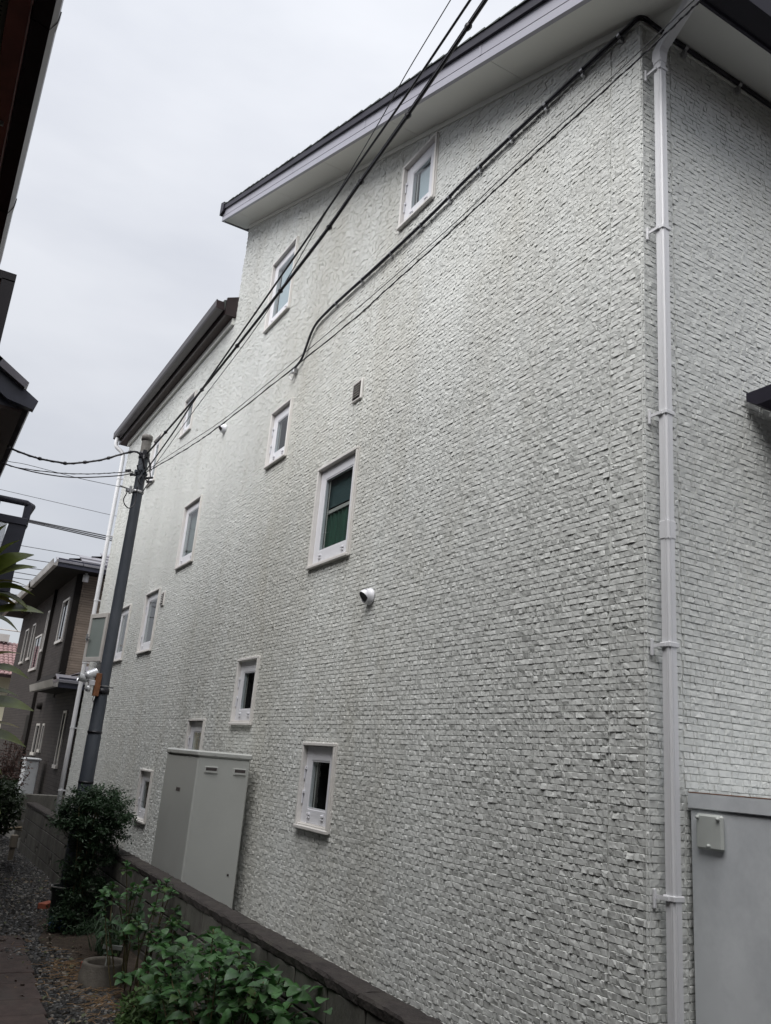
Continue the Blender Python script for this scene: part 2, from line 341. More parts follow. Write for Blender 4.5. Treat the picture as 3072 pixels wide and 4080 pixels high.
def rows_for(umin, umax, zmin, ztop_fn, holes, pitch=.0327, seams=()):
    """layout of pieces: rows with random widths; holes are (u0,u1,z0,z1); returns arrays"""
    A = []; z = zmin; r = 0
    while True:
        z0, z1 = z+.0010, z+pitch-.0010
        u = umin; row = []
        if r % 13 == 12: z1 -= .0018
        while u < umax:
            wd = random.choice((.017,.021,.025,.028,.032,.038,.048))*random.uniform(.9,1.1)*(1.3 if u > 8.5 else 1)
            row.append((u+.0001, min(u+wd-.0001, umax))); u += wd
        tops = False
        for (a, b) in row:
            for s in seams:
                if a < s < b:
                    if s-a > b-s: b = s-.003
                    else: a = s+.003
            if b-a < .01: continue
            zt = ztop_fn(.5*(a+b))
            if z0 > zt-.01: continue
            tops = True; zz1 = min(z1, zt); segs = [(a, b, z0, zz1)]
            for (h0,h1,g0,g1) in holes:
                ns = []
                for (p,q,s0,s1) in segs:
                    if q <= h0 or p >= h1 or s1 <= g0 or s0 >= g1: ns.append((p,q,s0,s1)); continue
                    if s0 < g0 and g0-s0 > .006: ns.append((max(p,h0),min(q,h1),s0,g0))
                    if s1 > g1 and s1-g1 > .006: ns.append((max(p,h0),min(q,h1),g1,s1))
                    if p < h0: ns.append((p,h0,s0,s1))
                    if q > h1: ns.append((h1,q,s0,s1))
                segs = ns
            A += [s for s in segs if s[1]-s[0] > .008]
        z += pitch; r += 1
        if not tops and z > zmin+1: break
    return np.array(A)

#            y0,   y1,   z0,   z1, kind, inside
WINS = [
 (5.10, 5.67, 4.585, 5.265, 's', 'pale'),
 (6.04, 6.84, 1.645, 2.625, 'l', 'green'),
 (8.25, 9.02, 5.03, 6.02, 'l', 'pale'),
 (7.76, 8.33, 3.03, 3.71, 's', 'dark'),
 (10.68, 11.45, 2.375, 3.315, 'l', 'teal'),
 (12.11, 12.89, 1.295, 2.225, 'l', 'dark'),
 (13.86, 14.61, 1.27, 2.195, 'l', 'dark'),
 (7.78, 8.35, .268, .933, 's', 'dark'),
 (9.19, 9.76, -.36, .336, 's', 'dark'),
 (10.98, 11.54, -.935, -.295, 's', 'dark'),
 (5.92, 6.51, -.525, .135, 's', 'dark'),
 (11.90, 12.45, 4.67, 5.33, 's', 'pale'),
 (13.77, 14.30, 4.32, 5.21, 'l', 'pale'),
 (14.74, 15.38, 1.32, 2.24, 'o', 'dark'),
]
house = thing('white_stone_house', 'tall three storey house clad in white split stone tiles', 'house')
def topz(y): return rake(y) if y < YE else 5.90
def wall_backing(holes, y0, y1, zb, top, x, thick):
    ycut = sorted(set([y0, y1, YE]+[h[0] for h in holes]+[h[1] for h in holes])); mb = MB()
    for a, b in zip(ycut[:-1], ycut[1:]):
        hs = sorted([(h[2],h[3]) for h in holes if h[0] <= a+1e-6 and h[1] >= b-1e-6]); z = zb
        for (p, q) in hs+[(None,None)]:
            if p is None:
                e = 1e-4; za, zc = top(a+e), top(b-e)
                mb.add([(x,a,z),(x,b,z),(x,b,zc),(x,a,za)], [(0,3,2,1)])
            else:
                mb.add([(x,a,z),(x,b,z),(x,b,p),(x,a,p)], [(0,3,2,1)]); z = q
    for (h0,h1,g0,g1) in holes:
        mb.add([(x,h0,g0),(x,h1,g0),(x,h1,g1),(x,h0,g1),(x+thick,h0,g0),(x+thick,h1,g0),(x+thick,h1,g1),(x+thick,h0,g1)], [(0,1,5,4),(1,2,6,5),(2,3,7,6),(3,0,4,7)])
    return mb
holes = [w_[:4] for w_ in WINS]
side_holes = holes
side = link('wall', wall_backing(side_holes, WY, YF, G-.1, topz, WX, .14), 'stone', house)
side['label'] = 'long side wall of white stone tiles facing the alley'
pieces = rows_for(WY-.014, YF, G-.02, topz, side_holes, seams=(WY+.235, WY+3.26, WY+6.29, WY+9.32, WY+12.35))
front = link('wall', MB().add([(WX,WY,G-.1),(9.5,WY,G-.1),(9.5,WY,4.44),(WX,WY,4.44)], [(0,1,2,3)]), 'stone', house)
front['label'] = 'front wall of white stone tiles behind the square downpipe'
fpieces = rows_for(WX-.014, 5.6, G-.02, lambda x: 4.43, [], seams=(WX+.235,))
def build_pieces(P, xf, parent, nsep, d0, d1):
    ctr = np.stack([.5*(P[:,0]+P[:,1]), .5*(P[:,2]+P[:,3])], 1)
    if xf == 'side': dist = np.sqrt(WX**2+ctr[:,0]**2+ctr[:,1]**2); area = (P[:,1]-P[:,0])*(P[:,3]-P[:,2])*WX/dist**3; vis = ctr[:,1] > -.47*ctr[:,0]*.0-1.1
    else: dist = np.sqrt(ctr[:,0]**2+WY**2+ctr[:,1]**2); area = (P[:,1]-P[:,0])*(P[:,3]-P[:,2])*WY/dist**3; vis = (ctr[:,0] < 3.9)
    # only the part inside the photograph
    cx = ctr[:,0]
    if xf == 'side': pw = np.stack([np.full(len(cx),WX), cx, ctr[:,1]],1)
    else: pw = np.stack([cx, np.full(len(cx),WY), ctr[:,1]],1)
    Rn = np.array(R); c = pw@Rn; px = 1536+3312.1*c[:,0]/-c[:,2]; py = 2040-3312.1*c[:,1]/-c[:,2]
    vis &= (px > 0)&(px < 3072)&(py > 0)&(py < 4080)&(c[:,2] < 0)
    if xf == 'front': vis &= ~((cx > 3.03)&(cx < 3.16)); vis &= ~((cx > 3.2)&(ctr[:,1] < .1))
    score = np.where(vis, area, 0); order = np.argsort(-score); sep = order[:nsep]; rest = order[nsep:]
    d = rng.uniform(d0, d1, len(P))
    V = front_grid(len(P), P[:,0], P[:,1], P[:,2], P[:,3], d)
    def world(V):
        W = np.empty_like(V)
        if xf == 'side': W[...,0] = WX-V[...,0]; W[...,1] = V[...,1]; W[...,2] = V[...,2]
        else: W[...,0] = V[...,1]; W[...,1] = WY-V[...,0]; W[...,2] = V[...,2]
        return W
    # bulk
    W = world(V[rest]); n = len(rest); me = bpy.data.meshes.new('stone_tiles')
    F = np.array([v for f in PF for v in f]); lt = np.array([len(f) for f in PF]); nl = len(F); ls = np.concatenate([[0],np.cumsum(lt)[:-1]])
    me.vertices.add(n*13); me.vertices.foreach_set('co', W.reshape(-1).astype(np.float32))
    me.loops.add(n*nl); me.loops.foreach_set('vertex_index', (F[None,:]+np.arange(n)[:,None]*13).reshape(-1).astype(np.int32))
    me.polygons.add(n*8); me.polygons.foreach_set('loop_start', (ls[None,:]+np.arange(n)[:,None]*nl).reshape(-1).astype(np.int32))
    try: me.polygons.foreach_set('loop_total', np.tile(lt, n).astype(np.int32))
    except Exception: pass
    me.update(calc_edges=True); me.validate(); me.shade_flat()
    o = link('stone_tiles', me, 'stone', parent); o['kind'] = 'stuff'
    # single pieces sharing a few meshes
    if not unit_meshes:
        one = np.ones(24); UV = front_grid(24, 0*one, .045*one, 0*one, .0333*one, .008*one)
        for k in range(24):
            v = UV[k]/np.array([.008,.045,.0333]); m = bpy.data.meshes.new('stone_tile'); m.from_pydata([tuple(p) for p in v], [], PF); m.materials.append(MT['stone']); unit_meshes.append(m)
    for i in sep:
        m = random.choice(unit_meshes); q = bpy.data.objects.new('stone_tile', m); S.collection.objects.link(q); q.parent = parent
        a, b, z0, z1 = P[i]
        if xf == 'side': q.matrix_local = Matrix(((-d[i],0,0,WX),(0,b-a,0,a),(0,0,z1-z0,z0),(0,0,0,1)))
        else: q.matrix_local = Matrix(((0,b-a,0,a),(-d[i],0,0,WY),(0,0,z1-z0,z0),(0,0,0,1)))
unit_meshes = []
build_pieces(pieces, 'side', side, 235, .0052, .0105)
build_pieces(fpieces, 'front', front, 65, .0052, .0105)

# other body of the house (closed box behind the visible faces)
bd = MB()
bd.add([(9.5,WY,G),(9.5,YE,G),(9.5,YE,rake(YE)),(9.5,WY,rake(WY))], [(0,1,2,3)])
bd.add([(WX,YE,5.8),(9.5,YE,5.8),(9.5,YE,rake(YE)),(WX,YE,rake(YE))], [(0,1,2,3)])
bd.add([(WX,YF,G),(9.5,YF,G),(9.5,YF,6.1),(WX,YF,6.1)], [(0,3,2,1)])
bd.add([(9.5,YE,G),(9.5,YF,G),(9.5,YF,6.1),(9.5,YE,6.1)], [(0,1,2,3)])
bw = link('wall', bd, 'stone', house); bw['label'] = 'rear and far walls of the house'
inn = link('partition', MB().box(4.2, 4.26, WY+.05, YF-.05, G, 5.7), 'room', house)
fl = MB()
for z in (-1.3, 1.25, 3.95): fl.box(WX+.16, 4.2, WY+.05, YF-.05, z-.06, z)
link('floor', fl, 'room', house)
# corner bead
link('corner_trim', MB().box(WX-.006, WX+.004, WY-.006, WY+.004, G, 4.40), 'stone', house)

# ---- windows
def window(y0, y1, z0, z1, kind, inside):
    x = WX; t = .026
    mb = MB()                                   # outer casing proud of the wall
    mb.bbox(x-.034, x+.05, y0, y0+t, z0+t, z1-t, .004).bbox(x-.034, x+.05, y1-t, y1, z0+t, z1-t, .004)
    mb.bbox(x-.036, x+.05, y0, y1, z1-t, z1, .004).bbox(x-.044, x+.05, y0-.003, y1+.003, z0, z0+t, .004)
    mb.box(x-.018, x+.046, y0-.010, y0, z0+.01, z1-.01).box(x-.018, x+.046, y1, y1+.010, z0+.01, z1-.01)
    wn = link('window', mb, 'trim', house)
    wn['label'] = {'pale': 'casement window with a pale blind behind the glass', 'green': 'largest casement window with a green curtain', 'teal': 'casement window with teal grey glass', 'dark': 'narrow casement window with dark glass'}[inside] if kind != 'o' else 'window opening with its sash swung outwards'
    a, b, c, d = y0+t+.001, y1-t-.001, z0+t+.001, z1-t-.001
    bs, bt, bo = (.098, .10, .13) if kind != 's' else (.105, .11, .125)
    xf = x+.006
    if kind == 'o':
        # opening, closed by a near-black panel in place of the room's darkness
        link('room_dark_panel', MB().box(x+.069, x+.075, a, b, c, d), 'room', wn)
        # the sash hinged at its far side (b), swung out
        fr = MB(); gl = MB(); hd = MB(); Wd = b-a; H = d-c
        ca, sa = math.cos(math.radians(20)), math.sin(math.radians(20))
        def T(mbx):                             # hinged at the far jamb, swung right round
            mbx.v = [(x-.045-py*sa+px*ca, b+.02+py*ca+px*sa, pz) for (px, py, pz) in mbx.v]; return mbx
        fr.bbox(-.02,.02, 0, .07, c, d, .004).bbox(-.02,.02, Wd-.07, Wd, c, d, .004).bbox(-.02,.02, .07, Wd-.07, c, c+.08, .004).bbox(-.02,.02, .07, Wd-.07, d-.08, d, .004)
        fr.box(.02,.032, .03, .05, c+.02, d-.02)
        link('sash', T(fr), 'far_trim', wn)
        gl.box(-.004,.004, .07, Wd-.07, c+.08, d-.08); link('pane', T(gl), 'sage_film', wn)
        hd.box(-.045,-.02, Wd-.05, Wd-.02, c+.38, c+.50).box(-.055,-.04, Wd-.16, Wd-.03, c+.42, c+.445); link('handle', T(hd), 'steel', wn)
        return
    sb = MB()
    sb.bbox(xf, xf+.035, a, a+bs, c, d, .003).bbox(xf, xf+.035, b-bs, b, c, d, .003)
    sb.bbox(xf, xf+.0352, a+bs, b-bs, c+.02, c+bo, .003).bbox(xf, xf+.0352, a+bs, b-bs, d-bt, d, .003)
    # glazing bead, slopes into the pane
    p, q, r_, s_ = a+bs, b-bs, c+bo, d-bt
    sb.box(xf+.004, xf+.034, p, p+.010, r_, s_).box(xf+.004, xf+.034, q-.010, q, r_, s_).box(xf+.004, xf+.034, p+.010, q-.010, r_, r_+.012).box(xf+.004, xf+.034, p+.010, q-.010, s_-.010, s_)
    link('sash', sb, 'sash', wn)
    link('pane', MB().box(xf+.007, xf+.012, p+.010, q-.010, r_+.012, s_-.010), 'glass', wn)
    link('spacer_bar', MB().box(xf+.030, xf+.036, q-.050, q-.038, r_, s_), 'far_trim', wn)
    link('jamb_dark_plates', MB().box(xf+.046, WX+.3, q+.001, q+.006, r_-.06, s_+.06).box(xf+.046, WX+.3, p-.006, p-.001, r_-.06, s_+.06).box(xf+.046, WX+.3, p, q, s_+.061, s_+.066).box(xf+.046, WX+.3, p, q, r_-.066, r_-.061), 'room', wn)  # near-black plates cover the pale jamb, colour standing for indoor darkness
    for u in (.27, .73) if kind == 's' else (.2, .8):
        ft = MB()
        yc = a+(b-a)*u; zc = c+.075
        ft.bbox(xf-.014, xf, yc-.022, yc+.022, zc+.004, zc+.022, .003).bbox(xf-.011, xf, yc-.022, yc+.022, zc-.016, zc-.006, .003)
        link('drain_cap', ft, 'sash', wn)
    sil = MB().box(x-.025, xf+.03, a, b, c-.001, c+.012).box(xf-.012, xf+.03, a, b, c+.012, c+.020); link('sill', sil, 'trim', wn)
    if kind == 's' or inside == 'dark':
        for zz in (c+.16, d-.26):
            hg = MB().tube([(xf-.008, b-.008, zz), (xf-.008, b-.008, zz+.10)], .006, 6).bbox(xf-.014, xf, b-.028, b-.004, zz+.075, zz+.10, .002)
            link('hinge', hg, 'sash', wn)
    if inside == 'green':
        cb = MB(); n = 40; vs = []; fs = []
        for i in range(n+1):
            yy = p-.05+(q-p+.1)*i/n; xx = xf+.062+.010*math.sin(i*1.3)+.004*math.sin(i*3.1)
            vs += [(xx,yy,r_-.05),(xx,yy,r_+.37)]
        cb.v = []; cb.add([(v[0], min(q-.002, max(p+.002, v[1])), v[2]) for v in vs], [(2*i,2*i+2,2*i+3,2*i+1) for i in range(n)]); link('curtain', cb, 'green_curtain', wn)
        link('blind', MB().box(xf+.060, xf+.064, p+.001, q-.001, r_+.42, s_+.05), 'blue_blind', wn)
        link('rail', MB().box(xf+.044, xf+.056, p+.001, q-.001, r_+.36, r_+.392), 'far_trim', wn)
    if inside == 'pale': link('blind', MB().box(xf+.045, xf+.05, p+.001, q-.065, r_-.05, s_+.05), 'pale_blind', wn)
    if inside == 'teal': link('blind', MB().box(xf+.06, xf+.064, p+.001, q-.001, r_-.05, s_+.05), 'sage_film', wn)
for w_ in WINS: window(*w_)

# ---- upper roof
Y0r, Y1r, X0r, X1r = 2.42, 10.68, 2.655, 9.8
c0, s0 = 1/math.hypot(1,SL), SL/math.hypot(1,SL)
def on(y, h): return (y, rake(y)+h)      # height above the soffit plane, measured vertically
# soffit boards (side overhang) as separate boards + front overhang
yb = Y0r; k = 0
while yb < Y1r-.02:
    ye = min(yb+1.515, Y1r-.015)
    link('soffit_board', MB().prism([(yb+.001,rake(yb)+.0),(ye-.002,rake(ye)+.0),(ye-.002,rake(ye)+.012),(yb+.001,rake(yb)+.012)], 'X', X0r+.02, WX+.02), 'soffit', house)
    yb = ye; k += 1
xb = WX+.021
while xb < X1r-.1:
    xe = min(xb+1.8, X1r)
    link('soffit_board', MB().prism([(Y0r,rake(Y0r)),(WY+.03,rake(WY+.03)),(WY+.03,rake(WY+.03)+.012),(Y0r,rake(Y0r)+.012)], 'X', xb, xe-.002), 'soffit', house)
    xb = xe
# wall/soffit junction moulding
link('moulding', MB().prism([(WY+.0,rake(WY)-.05),(YE,rake(YE)-.05),(YE,rake(YE)),(WY,rake(WY))], 'X', WX-.022, WX), 'soffit', house)
link('moulding', MB().box(WX-.022, 9.5, WY-.022, WY-.001, 4.385, 4.43), 'soffit', house)
fa = MB()
for (h0, h1, xo) in ((-.012,.045,0.0),(.050,.062,.004),(.067,.185,.002)):
    fa.prism([on(Y0r-.1,h0),on(Y1r,h0),on(Y1r,h1),on(Y0r-.1,h1)], 'X', X0r+xo-.012, X0r+.02)
fa.prism([on(Y0r-.1,0),on(Y1r-.001,0),on(Y1r-.001,.18),on(Y0r-.1,.18)], 'X', X0r+.0001, X0r+.018)
link('fascia', fa, 'fascia', house)
for yj in (4.0, 5.9, 7.8, 9.4):
    link('fascia_joint', MB().prism([on(yj,.066),on(yj+.03,.066),on(yj+.03,.186),on(yj,.186)], 'X', X0r-.0125, X0r-.0115), 'fascia', house)
link('drip_edge', MB().prism([on(Y0r-.12,.170),on(Y1r+.02,.170),on(Y1r+.02,.245),on(Y0r-.12,.245)], 'X', X0r-.035, X0r+.05), 'dark_trim', house)
rf = link('roof', MB().prism([on(Y0r-.1,.10),on(Y1r,.10),on(Y1r,.24),on(Y0r-.1,.24)], 'X', X0r+.052, X1r), 'shingle', house)
n = int((Y1r-Y0r+.1)/.182)
for i in range(n+1):
    a = Y0r-.13+i*.182; b = a+.20
    link('shingle', MB().prism([on(a,.247),on(b,.247),on(b,.251),on(a,.247+.018)], 'X', X0r-.045+random.uniform(-.004,.004), X1r), 'shingle', rf)
link('ridge_cap', MB().prism([on(Y1r-.10,.14),(Y1r+.06,rake(Y1r)+.10),(Y1r+.06,rake(Y1r)+.32),on(Y1r-.10,.29)], 'X', X0r-.05, X1r), 'dark_trim', house)
link('fascia', MB().box(X0r-.012, X1r, Y1r, Y1r+.02, rake(Y1r)-.01, rake(Y1r)+.12), 'fascia', house)
# front eave: dark gutter and fascia
gt = MB(); zg = rake(Y0r)-.01
gt.prism([(Y0r-.13,zg+.01),(Y0r-.005,zg-.01),(Y0r-.005,zg+.13),(Y0r-.015,zg+.13),(Y0r-.015,zg+.01),(Y0r-.115,zg+.03),(Y0r-.14,zg+.12),(Y0r-.15,zg+.12)], 'X', X0r-.02, X1r)
link('gutter', gt, 'dark_trim', house)
link('fascia', MB().box(X0r+.021, X1r, Y0r-.004, Y0r+.012, zg-.03, zg+.16), 'dark_trim', house)
# square downpipe by the corner
PX, PY = 3.040, 2.712          # near left corner of the pipe
def sq(x, y, z0, z1, w_=.053, rib=True):
    m = MB().bbox(x, x+w_, y, y+w_, z0, z1, .007)
    if rib:
        m.box(x-.0025, x+.003, y+.006, y+.010, z0, z1).box(x+.006, x+.010, y-.0025, y+.003, z0, z1).box(x-.0022, x+.003, y+.016, y+.019, z0, z1).box(x+.016, x+.019, y-.0022, y+.003, z0, z1)
    return m
dp = link('downpipe', sq(PX, PY, G+.1, 4.13), 'pipe', house); dp['label'] = 'square white downpipe by the near corner of the house'
el = MB()
sec = [((PY+.027), 4.09), ((PY+.025), 4.15), ((PY-.012), 4.185), (PY-.30, 4.215), (PY-.35, 4.235), (PY-.36,4.30)]
w2 = .030
vsx = []
for i, (yy, zz) in enumerate(sec):
    a = sec[max(i-1,0)]; b = sec[min(i+1,len(sec)-1)]; d = Vector((0,b[0]-a[0],b[1]-a[1])).normalized(); q = Vector((0,-d.z,d.y))
    for sx, sq_ in ((-1,-1),(1,-1),(1,1),(-1,1)): p = Vector((PX+.0265-.09*min(1,max(0,(PY-yy)/.3)),yy,zz))+Vector((sx*w2,0,0))+q*sq_*w2*-1; vsx.append(tuple(p))
fsx = [(i*4+j,i*4+(j+1)%4,(i+1)*4+(j+1)%4,(i+1)*4+j) for i in range(len(sec)-1) for j in range(4)]+[(0,3,2,1)]
el.add(vsx, fsx); link('elbow', el, 'pipe', dp)
link('collar', sq(PX-.004, PY-.004, 4.06, 4.115, .061, False), 'pipe', dp)
link('collar', sq(PX-.0035, PY-.0035, 1.16, 1.26, .060), 'pipe', dp)
for zb_ in (4.02, 2.93, 1.83, .65, -.44, -1.4):
    br = MB().bbox(PX-.006, PX+.059, PY-.006, PY+.059, zb_-.012, zb_+.012, .003)
    br.box(PX-.014, PX-.006, PY+.02, WY-.012, zb_-.010, zb_+.006).bbox(PX-.026, PX-.010, WY-.022, WY-.008, zb_-.05, zb_+.03, .003)
    link('bracket', br, 'pipe', dp)

# ---- lower roof at the far end
zl = 6.0
link('frieze', MB().box(WX-.05, WX, YE+.01, YF+.02, 5.80, 5.90), 'soffit', house)
link('soffit', MB().box(WX-.15, WX+.02, YE, YF+.32, 5.90, 5.925), 'brown_soffit', house)
link('fascia', MB().box(WX-.17, WX-.15, YE+.0, YF+.33, 5.90, 6.12), 'gutter_b', house)
rl = link('roof', MB().prism([(WX-.16,5.93),(9.6,8.3),(9.6,8.45),(WX-.20,6.14)], 'Y', YE+.02, YF+.35), 'shingle', house); rl['label'] = 'lower dark roof at the far end'
link('end_board', MB().prism([(WX-.17,5.905),(WX+.0,5.905),(WX+.0,6.24),(WX-.17,6.17)], 'Y', YE-.02, YE+.019), 'gutter_b', house)
g2 = MB(); gx = WX-.30
g2.prism([(gx,6.02),(gx+.015,5.99),(gx+.11,5.98),(gx+.127,6.02),(gx+.127,6.11),(gx+.119,6.11),(gx+.119,6.02),(gx+.10,5.99),(gx+.02,6.0),(gx+.008,6.02),(gx+.008,6.12),(gx-.006,6.12)], 'Y', YE+.03, YF+.33)
g2.box(gx, gx+.125, YE+.028, YE+.034, 5.99, 6.11).box(gx, gx+.125, YF+.324, YF+.33, 5.99, 6.11)
link('gutter', g2, 'gutter_b', house)
link('roof_vent', MB().lathe([(.0,.28),(.09,.27),(.09,.16),(.06,.15),(.06,0)], (3.25, 14.9, 6.25), 14), 'pipe', house, True)
# far round downpipe
r2 = link('downpipe', MB().tube(smooth_path([(WX-.24,YF+.16,5.98),(WX-.24,YF+.16,5.80),(WX-.10,YF+.10,5.66),(WX-.08,YF+.07,5.50)],5)+[Vector((WX-.08,YF+.07,z)) for z in (4,2,0,G+.1)], .040, 12), 'pipe', house, True)
r2['label'] = 'round white downpipe at the far corner of the house'
for z in (5.1, 3.9, 2.6, 1.4, .2, -.9):
    link('bracket', MB().lathe([(.040,-.012),(.047,-.012),(.047,.012),(.040,.012)], (WX-.08,YF+.07,z), 12).box(WX-.04, WX, YF+.03, YF+.05, z-.01, z+.01), 'pipe', r2)
# hooded vents and louvres
def hood(y, z):
    hb = MB(); hb.lathe([(.066,0),(.066,-.014),(.060,-.020),(.056,-.05)], (WX-.012, y, z), 22, 'X')
    # hood shell: stretched dome cut by a slanting mouth that faces outwards and down
    R_ = .052; nrm = Vector((-.80, 0, -.60)); e1 = Vector((0,1,0)); e2 = nrm.cross(e1); V = []; nU, nV = 22, 10; t0 = math.acos(.42)
    for i in range(nU):
        a = 2*math.pi*i/nU
        for j in range(nV+1):
            th = t0+(math.pi*.93-t0)*j/nV; p = (nrm*math.cos(th)+(e1*math.cos(a)+e2*math.sin(a))*math.sin(th))*R_
            V.append((WX-.045+max(-1, min(p.x, .03))*1.25, y+p.y, z+p.z))
    hb.add(V, [(i*(nV+1)+j, ((i+1)%nU)*(nV+1)+j, ((i+1)%nU)*(nV+1)+j+1, i*(nV+1)+j+1) for i in range(nU) for j in range(nV)])
    h = link('vent_hood', hb, 'sash', house, True)
    c = nrm*(R_*.40); rr = R_*.90*.97; mv = [(WX-.045+(c+(e1*math.cos(q*math.pi/11)+e2*math.sin(q*math.pi/11))*rr).x*1.25, y+(c+(e1*math.cos(q*math.pi/11)+e2*math.sin(q*math.pi/11))*rr).y, z+(c+(e1*math.cos(q*math.pi/11)+e2*math.sin(q*math.pi/11))*rr).z) for q in range(22)]
    link('mouth_shade_disc', MB().add(mv, [tuple(range(22))]), 'black', h)  # flat black disc stands for the shade inside the hood
    return h
hood(10.12, 4.10); hood(5.60, 1.24)
def louvre(y, z, w_=.17, h=.20):
    lb = MB().bbox(WX-.028, WX-.002, y-w_/2, y+w_/2, z-h/2, z+h/2, .006)
    l = link('louvre_vent', lb, 'trim', house)
    for i in range(6):
        zz = z-h/2+.026+i*(h-.052)/6; ph_ = (h-.052)/6
        link('slat', MB().add([(WX-.0305,y-w_/2+.02,zz+ph_*.95),(WX-.0305,y+w_/2-.02,zz+ph_*.95),(WX-.041,y+w_/2-.02,zz+ph_*.42),(WX-.041,y-w_/2+.02,zz+ph_*.42),(WX-.0375,y-w_/2+.02,zz+ph_*.38),(WX-.0375,y+w_/2-.02,zz+ph_*.38)], [(0,1,2,3),(3,2,5,4)]), 'trim', l)
    link('vent_back', MB().box(WX-.030, WX-.0285, y-w_/2+.02, y+w_/2-.02, z-h/2+.02, z+h/2-.02), 'brown_soffit', l)
louvre(6.18, 3.20, .18, .20); louvre(11.89, 2.03, .17, .21)
# awning tip at the right edge
aw = MB().prism([(2.79,2.13),(2.72,2.09),(1.9,2.09),(1.88,2.15),(1.9,2.18),(2.79,2.18)], 'X', 3.775, 5.2)
link('door_awning', aw, 'dark_trim', house)

# ---------------------------------------------------------------- cable clipped on the wall
cz = thing('clipped_cable', 'thick black cable clipped along the white stone wall below the roof', 'cable')
xw = WX-.034
path = [(5.2,WY-.034,4.36),(4.0,WY-.034,4.40),(3.3,WY-.034,4.40),(3.06,WY-.036,4.41),(2.975,WY-.03,4.42),(xw,WY+.10,4.42),(xw,3.29,4.425),(xw,4.03,4.43),(xw,4.6,4.425),(xw,5.11,4.40),(xw,5.97,4.40),(xw,6.6,4.415),(xw,6.95,4.42),(xw,7.28,4.40),(xw,7.42,4.33),(xw,7.52,4.20),(xw,7.62,4.09),(xw-.01,7.78,4.045)]
link('cable_sheath', MB().tube(smooth_path(path, 5), .0135, 8), 'black', cz, True)
path2 = [(p[0]-.004, p[1]+(0.008 if i%2 else -.006), p[2]-.026+random.uniform(-.006,.006)) for i, p in enumerate(path[3:-2])]
link('strap_wire', MB().tube(smooth_path(path2, 4), .0045, 6), 'black', cz, True)
for yy in (2.96, 3.29, 3.65, 4.03, 4.41, 4.82, 5.25, 5.75, 6.3, 6.85):
    zz = np.interp(yy, [3.0,4.03,5.11,5.97,6.9], [4.42,4.43,4.40,4.40,4.42])
    link('clip', MB().lathe([(.016,-.012),(.0185,-.012),(.0185,.012),(.016,.012)], (xw, yy, zz), 10, 'Y').box(xw-.004, WX, yy-.010, yy+.010, zz-.045, zz-.015), 'steel', cz)
for xx in (3.35, 3.85, 4.35): link('clip', MB().lathe([(.016,-.012),(.0185,-.012),(.0185,.012),(.016,.012)], (xx, WY-.034, 4.40), 10, 'X').box(xx-.01, xx+.01, WY-.038, WY, 4.34, 4.385), 'steel', cz)
link('end_hook', MB().bbox(WX-.06, WX-.01, 7.74, 7.80, 3.99, 4.06, .005).tube(smooth_path([(xw,7.78,4.045),(xw-.02,7.86,4.0),(xw,7.82,3.93),(xw,7.76,3.98)],5), .006, 6), 'steel', cz)

# ---------------------------------------------------------------- utility pole
pole = thing('utility_pole', 'slate blue steel utility pole rising from the bush beside the wall', 'utility pole')
QX, QY = 1.90, 9.52
link('shaft', MB().lathe([(.078,G-.3),(.0745,-.6),(.0745,.05),(.070,.06),(.068,.42),(.064,.44),(.060,2.2),(.055,3.28)], (QX,QY,0), 24), 'pole', pole, True)
link('shaft_top', MB().lathe([(.0555,3.28),(.0555,3.49)], (QX,QY,0), 24), 'pole_top', pole, True)
link('cap', MB().lathe([(.058,3.445),(.064,3.445),(.064,3.50),(.055,3.513),(0,3.517)], (QX,QY,0), 24), 'pole_top', pole, True)
for z, h in ((.52,.03),(.09,.012),(-.42,.012),(3.27,.02),(3.23,.012)):
    rr = np.interp(z, [-1.8,2.2,3.5], [.079,.0615,.056])
    link('band', MB().lathe([(rr,-h),(rr+.006,-h),(rr+.006,h),(rr,h)], (QX,QY,z), 24), 'black', pole, True)
sb = MB().lathe([(.061,-.016),(.066,-.016),(.066,.016),(.061,.016)], (QX,QY,2.80), 20)
for i in range(10): a = math.pi*(1.05+.09*i); sb.box(QX+.066*math.cos(a)-.004, QX+.066*math.cos(a)+.004, QY+.066*math.sin(a)-.004, QY+.066*math.sin(a)+.004, 2.79, 2.81)
link('band', sb, 'steel', pole, True)
arm = MB().bbox(QX-.14, QX-.06, QY-.05, QY+.0, 2.775, 2.815, .004).bbox(QX-.11, QX-.085, QY-.075, QY-.03, 2.75, 2.84, .004).tube([(QX-.06,QY-.03,2.80),(QX-.22,QY-.06,2.815)], .008, 6)
link('arm', arm, 'steel', pole)
hw = MB()
rndh = random.Random(3)
for i in range(12):
    a = rndh.uniform(2.6,5.6); z = 3.02+rndh.uniform(-.05,.06); x, y = QX+.07*math.cos(a), QY+.07*math.sin(a)
    hw.bbox(x-.011, x+.011, y-.012, y+.012, z-.014, z+.014, .003)
hw.lathe([(.060,-.012),(.067,-.012),(.067,.012),(.060,.012)], (QX,QY,3.02), 20)
link('clamp', hw, 'pole', pole)
ins = MB()
for (dx,dy,z) in ((-.10,-.05,2.98),(-.16,-.05,3.02),(.06,-.08,2.97),(.10,-.06,2.99),(.09,-.09,2.93)):
    ins.tube([(QX+dx-.03,QY+dy,z-.01),(QX+dx+.03,QY+dy,z+.01)], .014, 8)
ins.tube([(QX+.03,QY-.06,3.24),(QX+.07,QY-.09,3.12),(QX+.075,QY-.10,3.07)], .012, 8)
link('insulator', ins, 'black', pole)
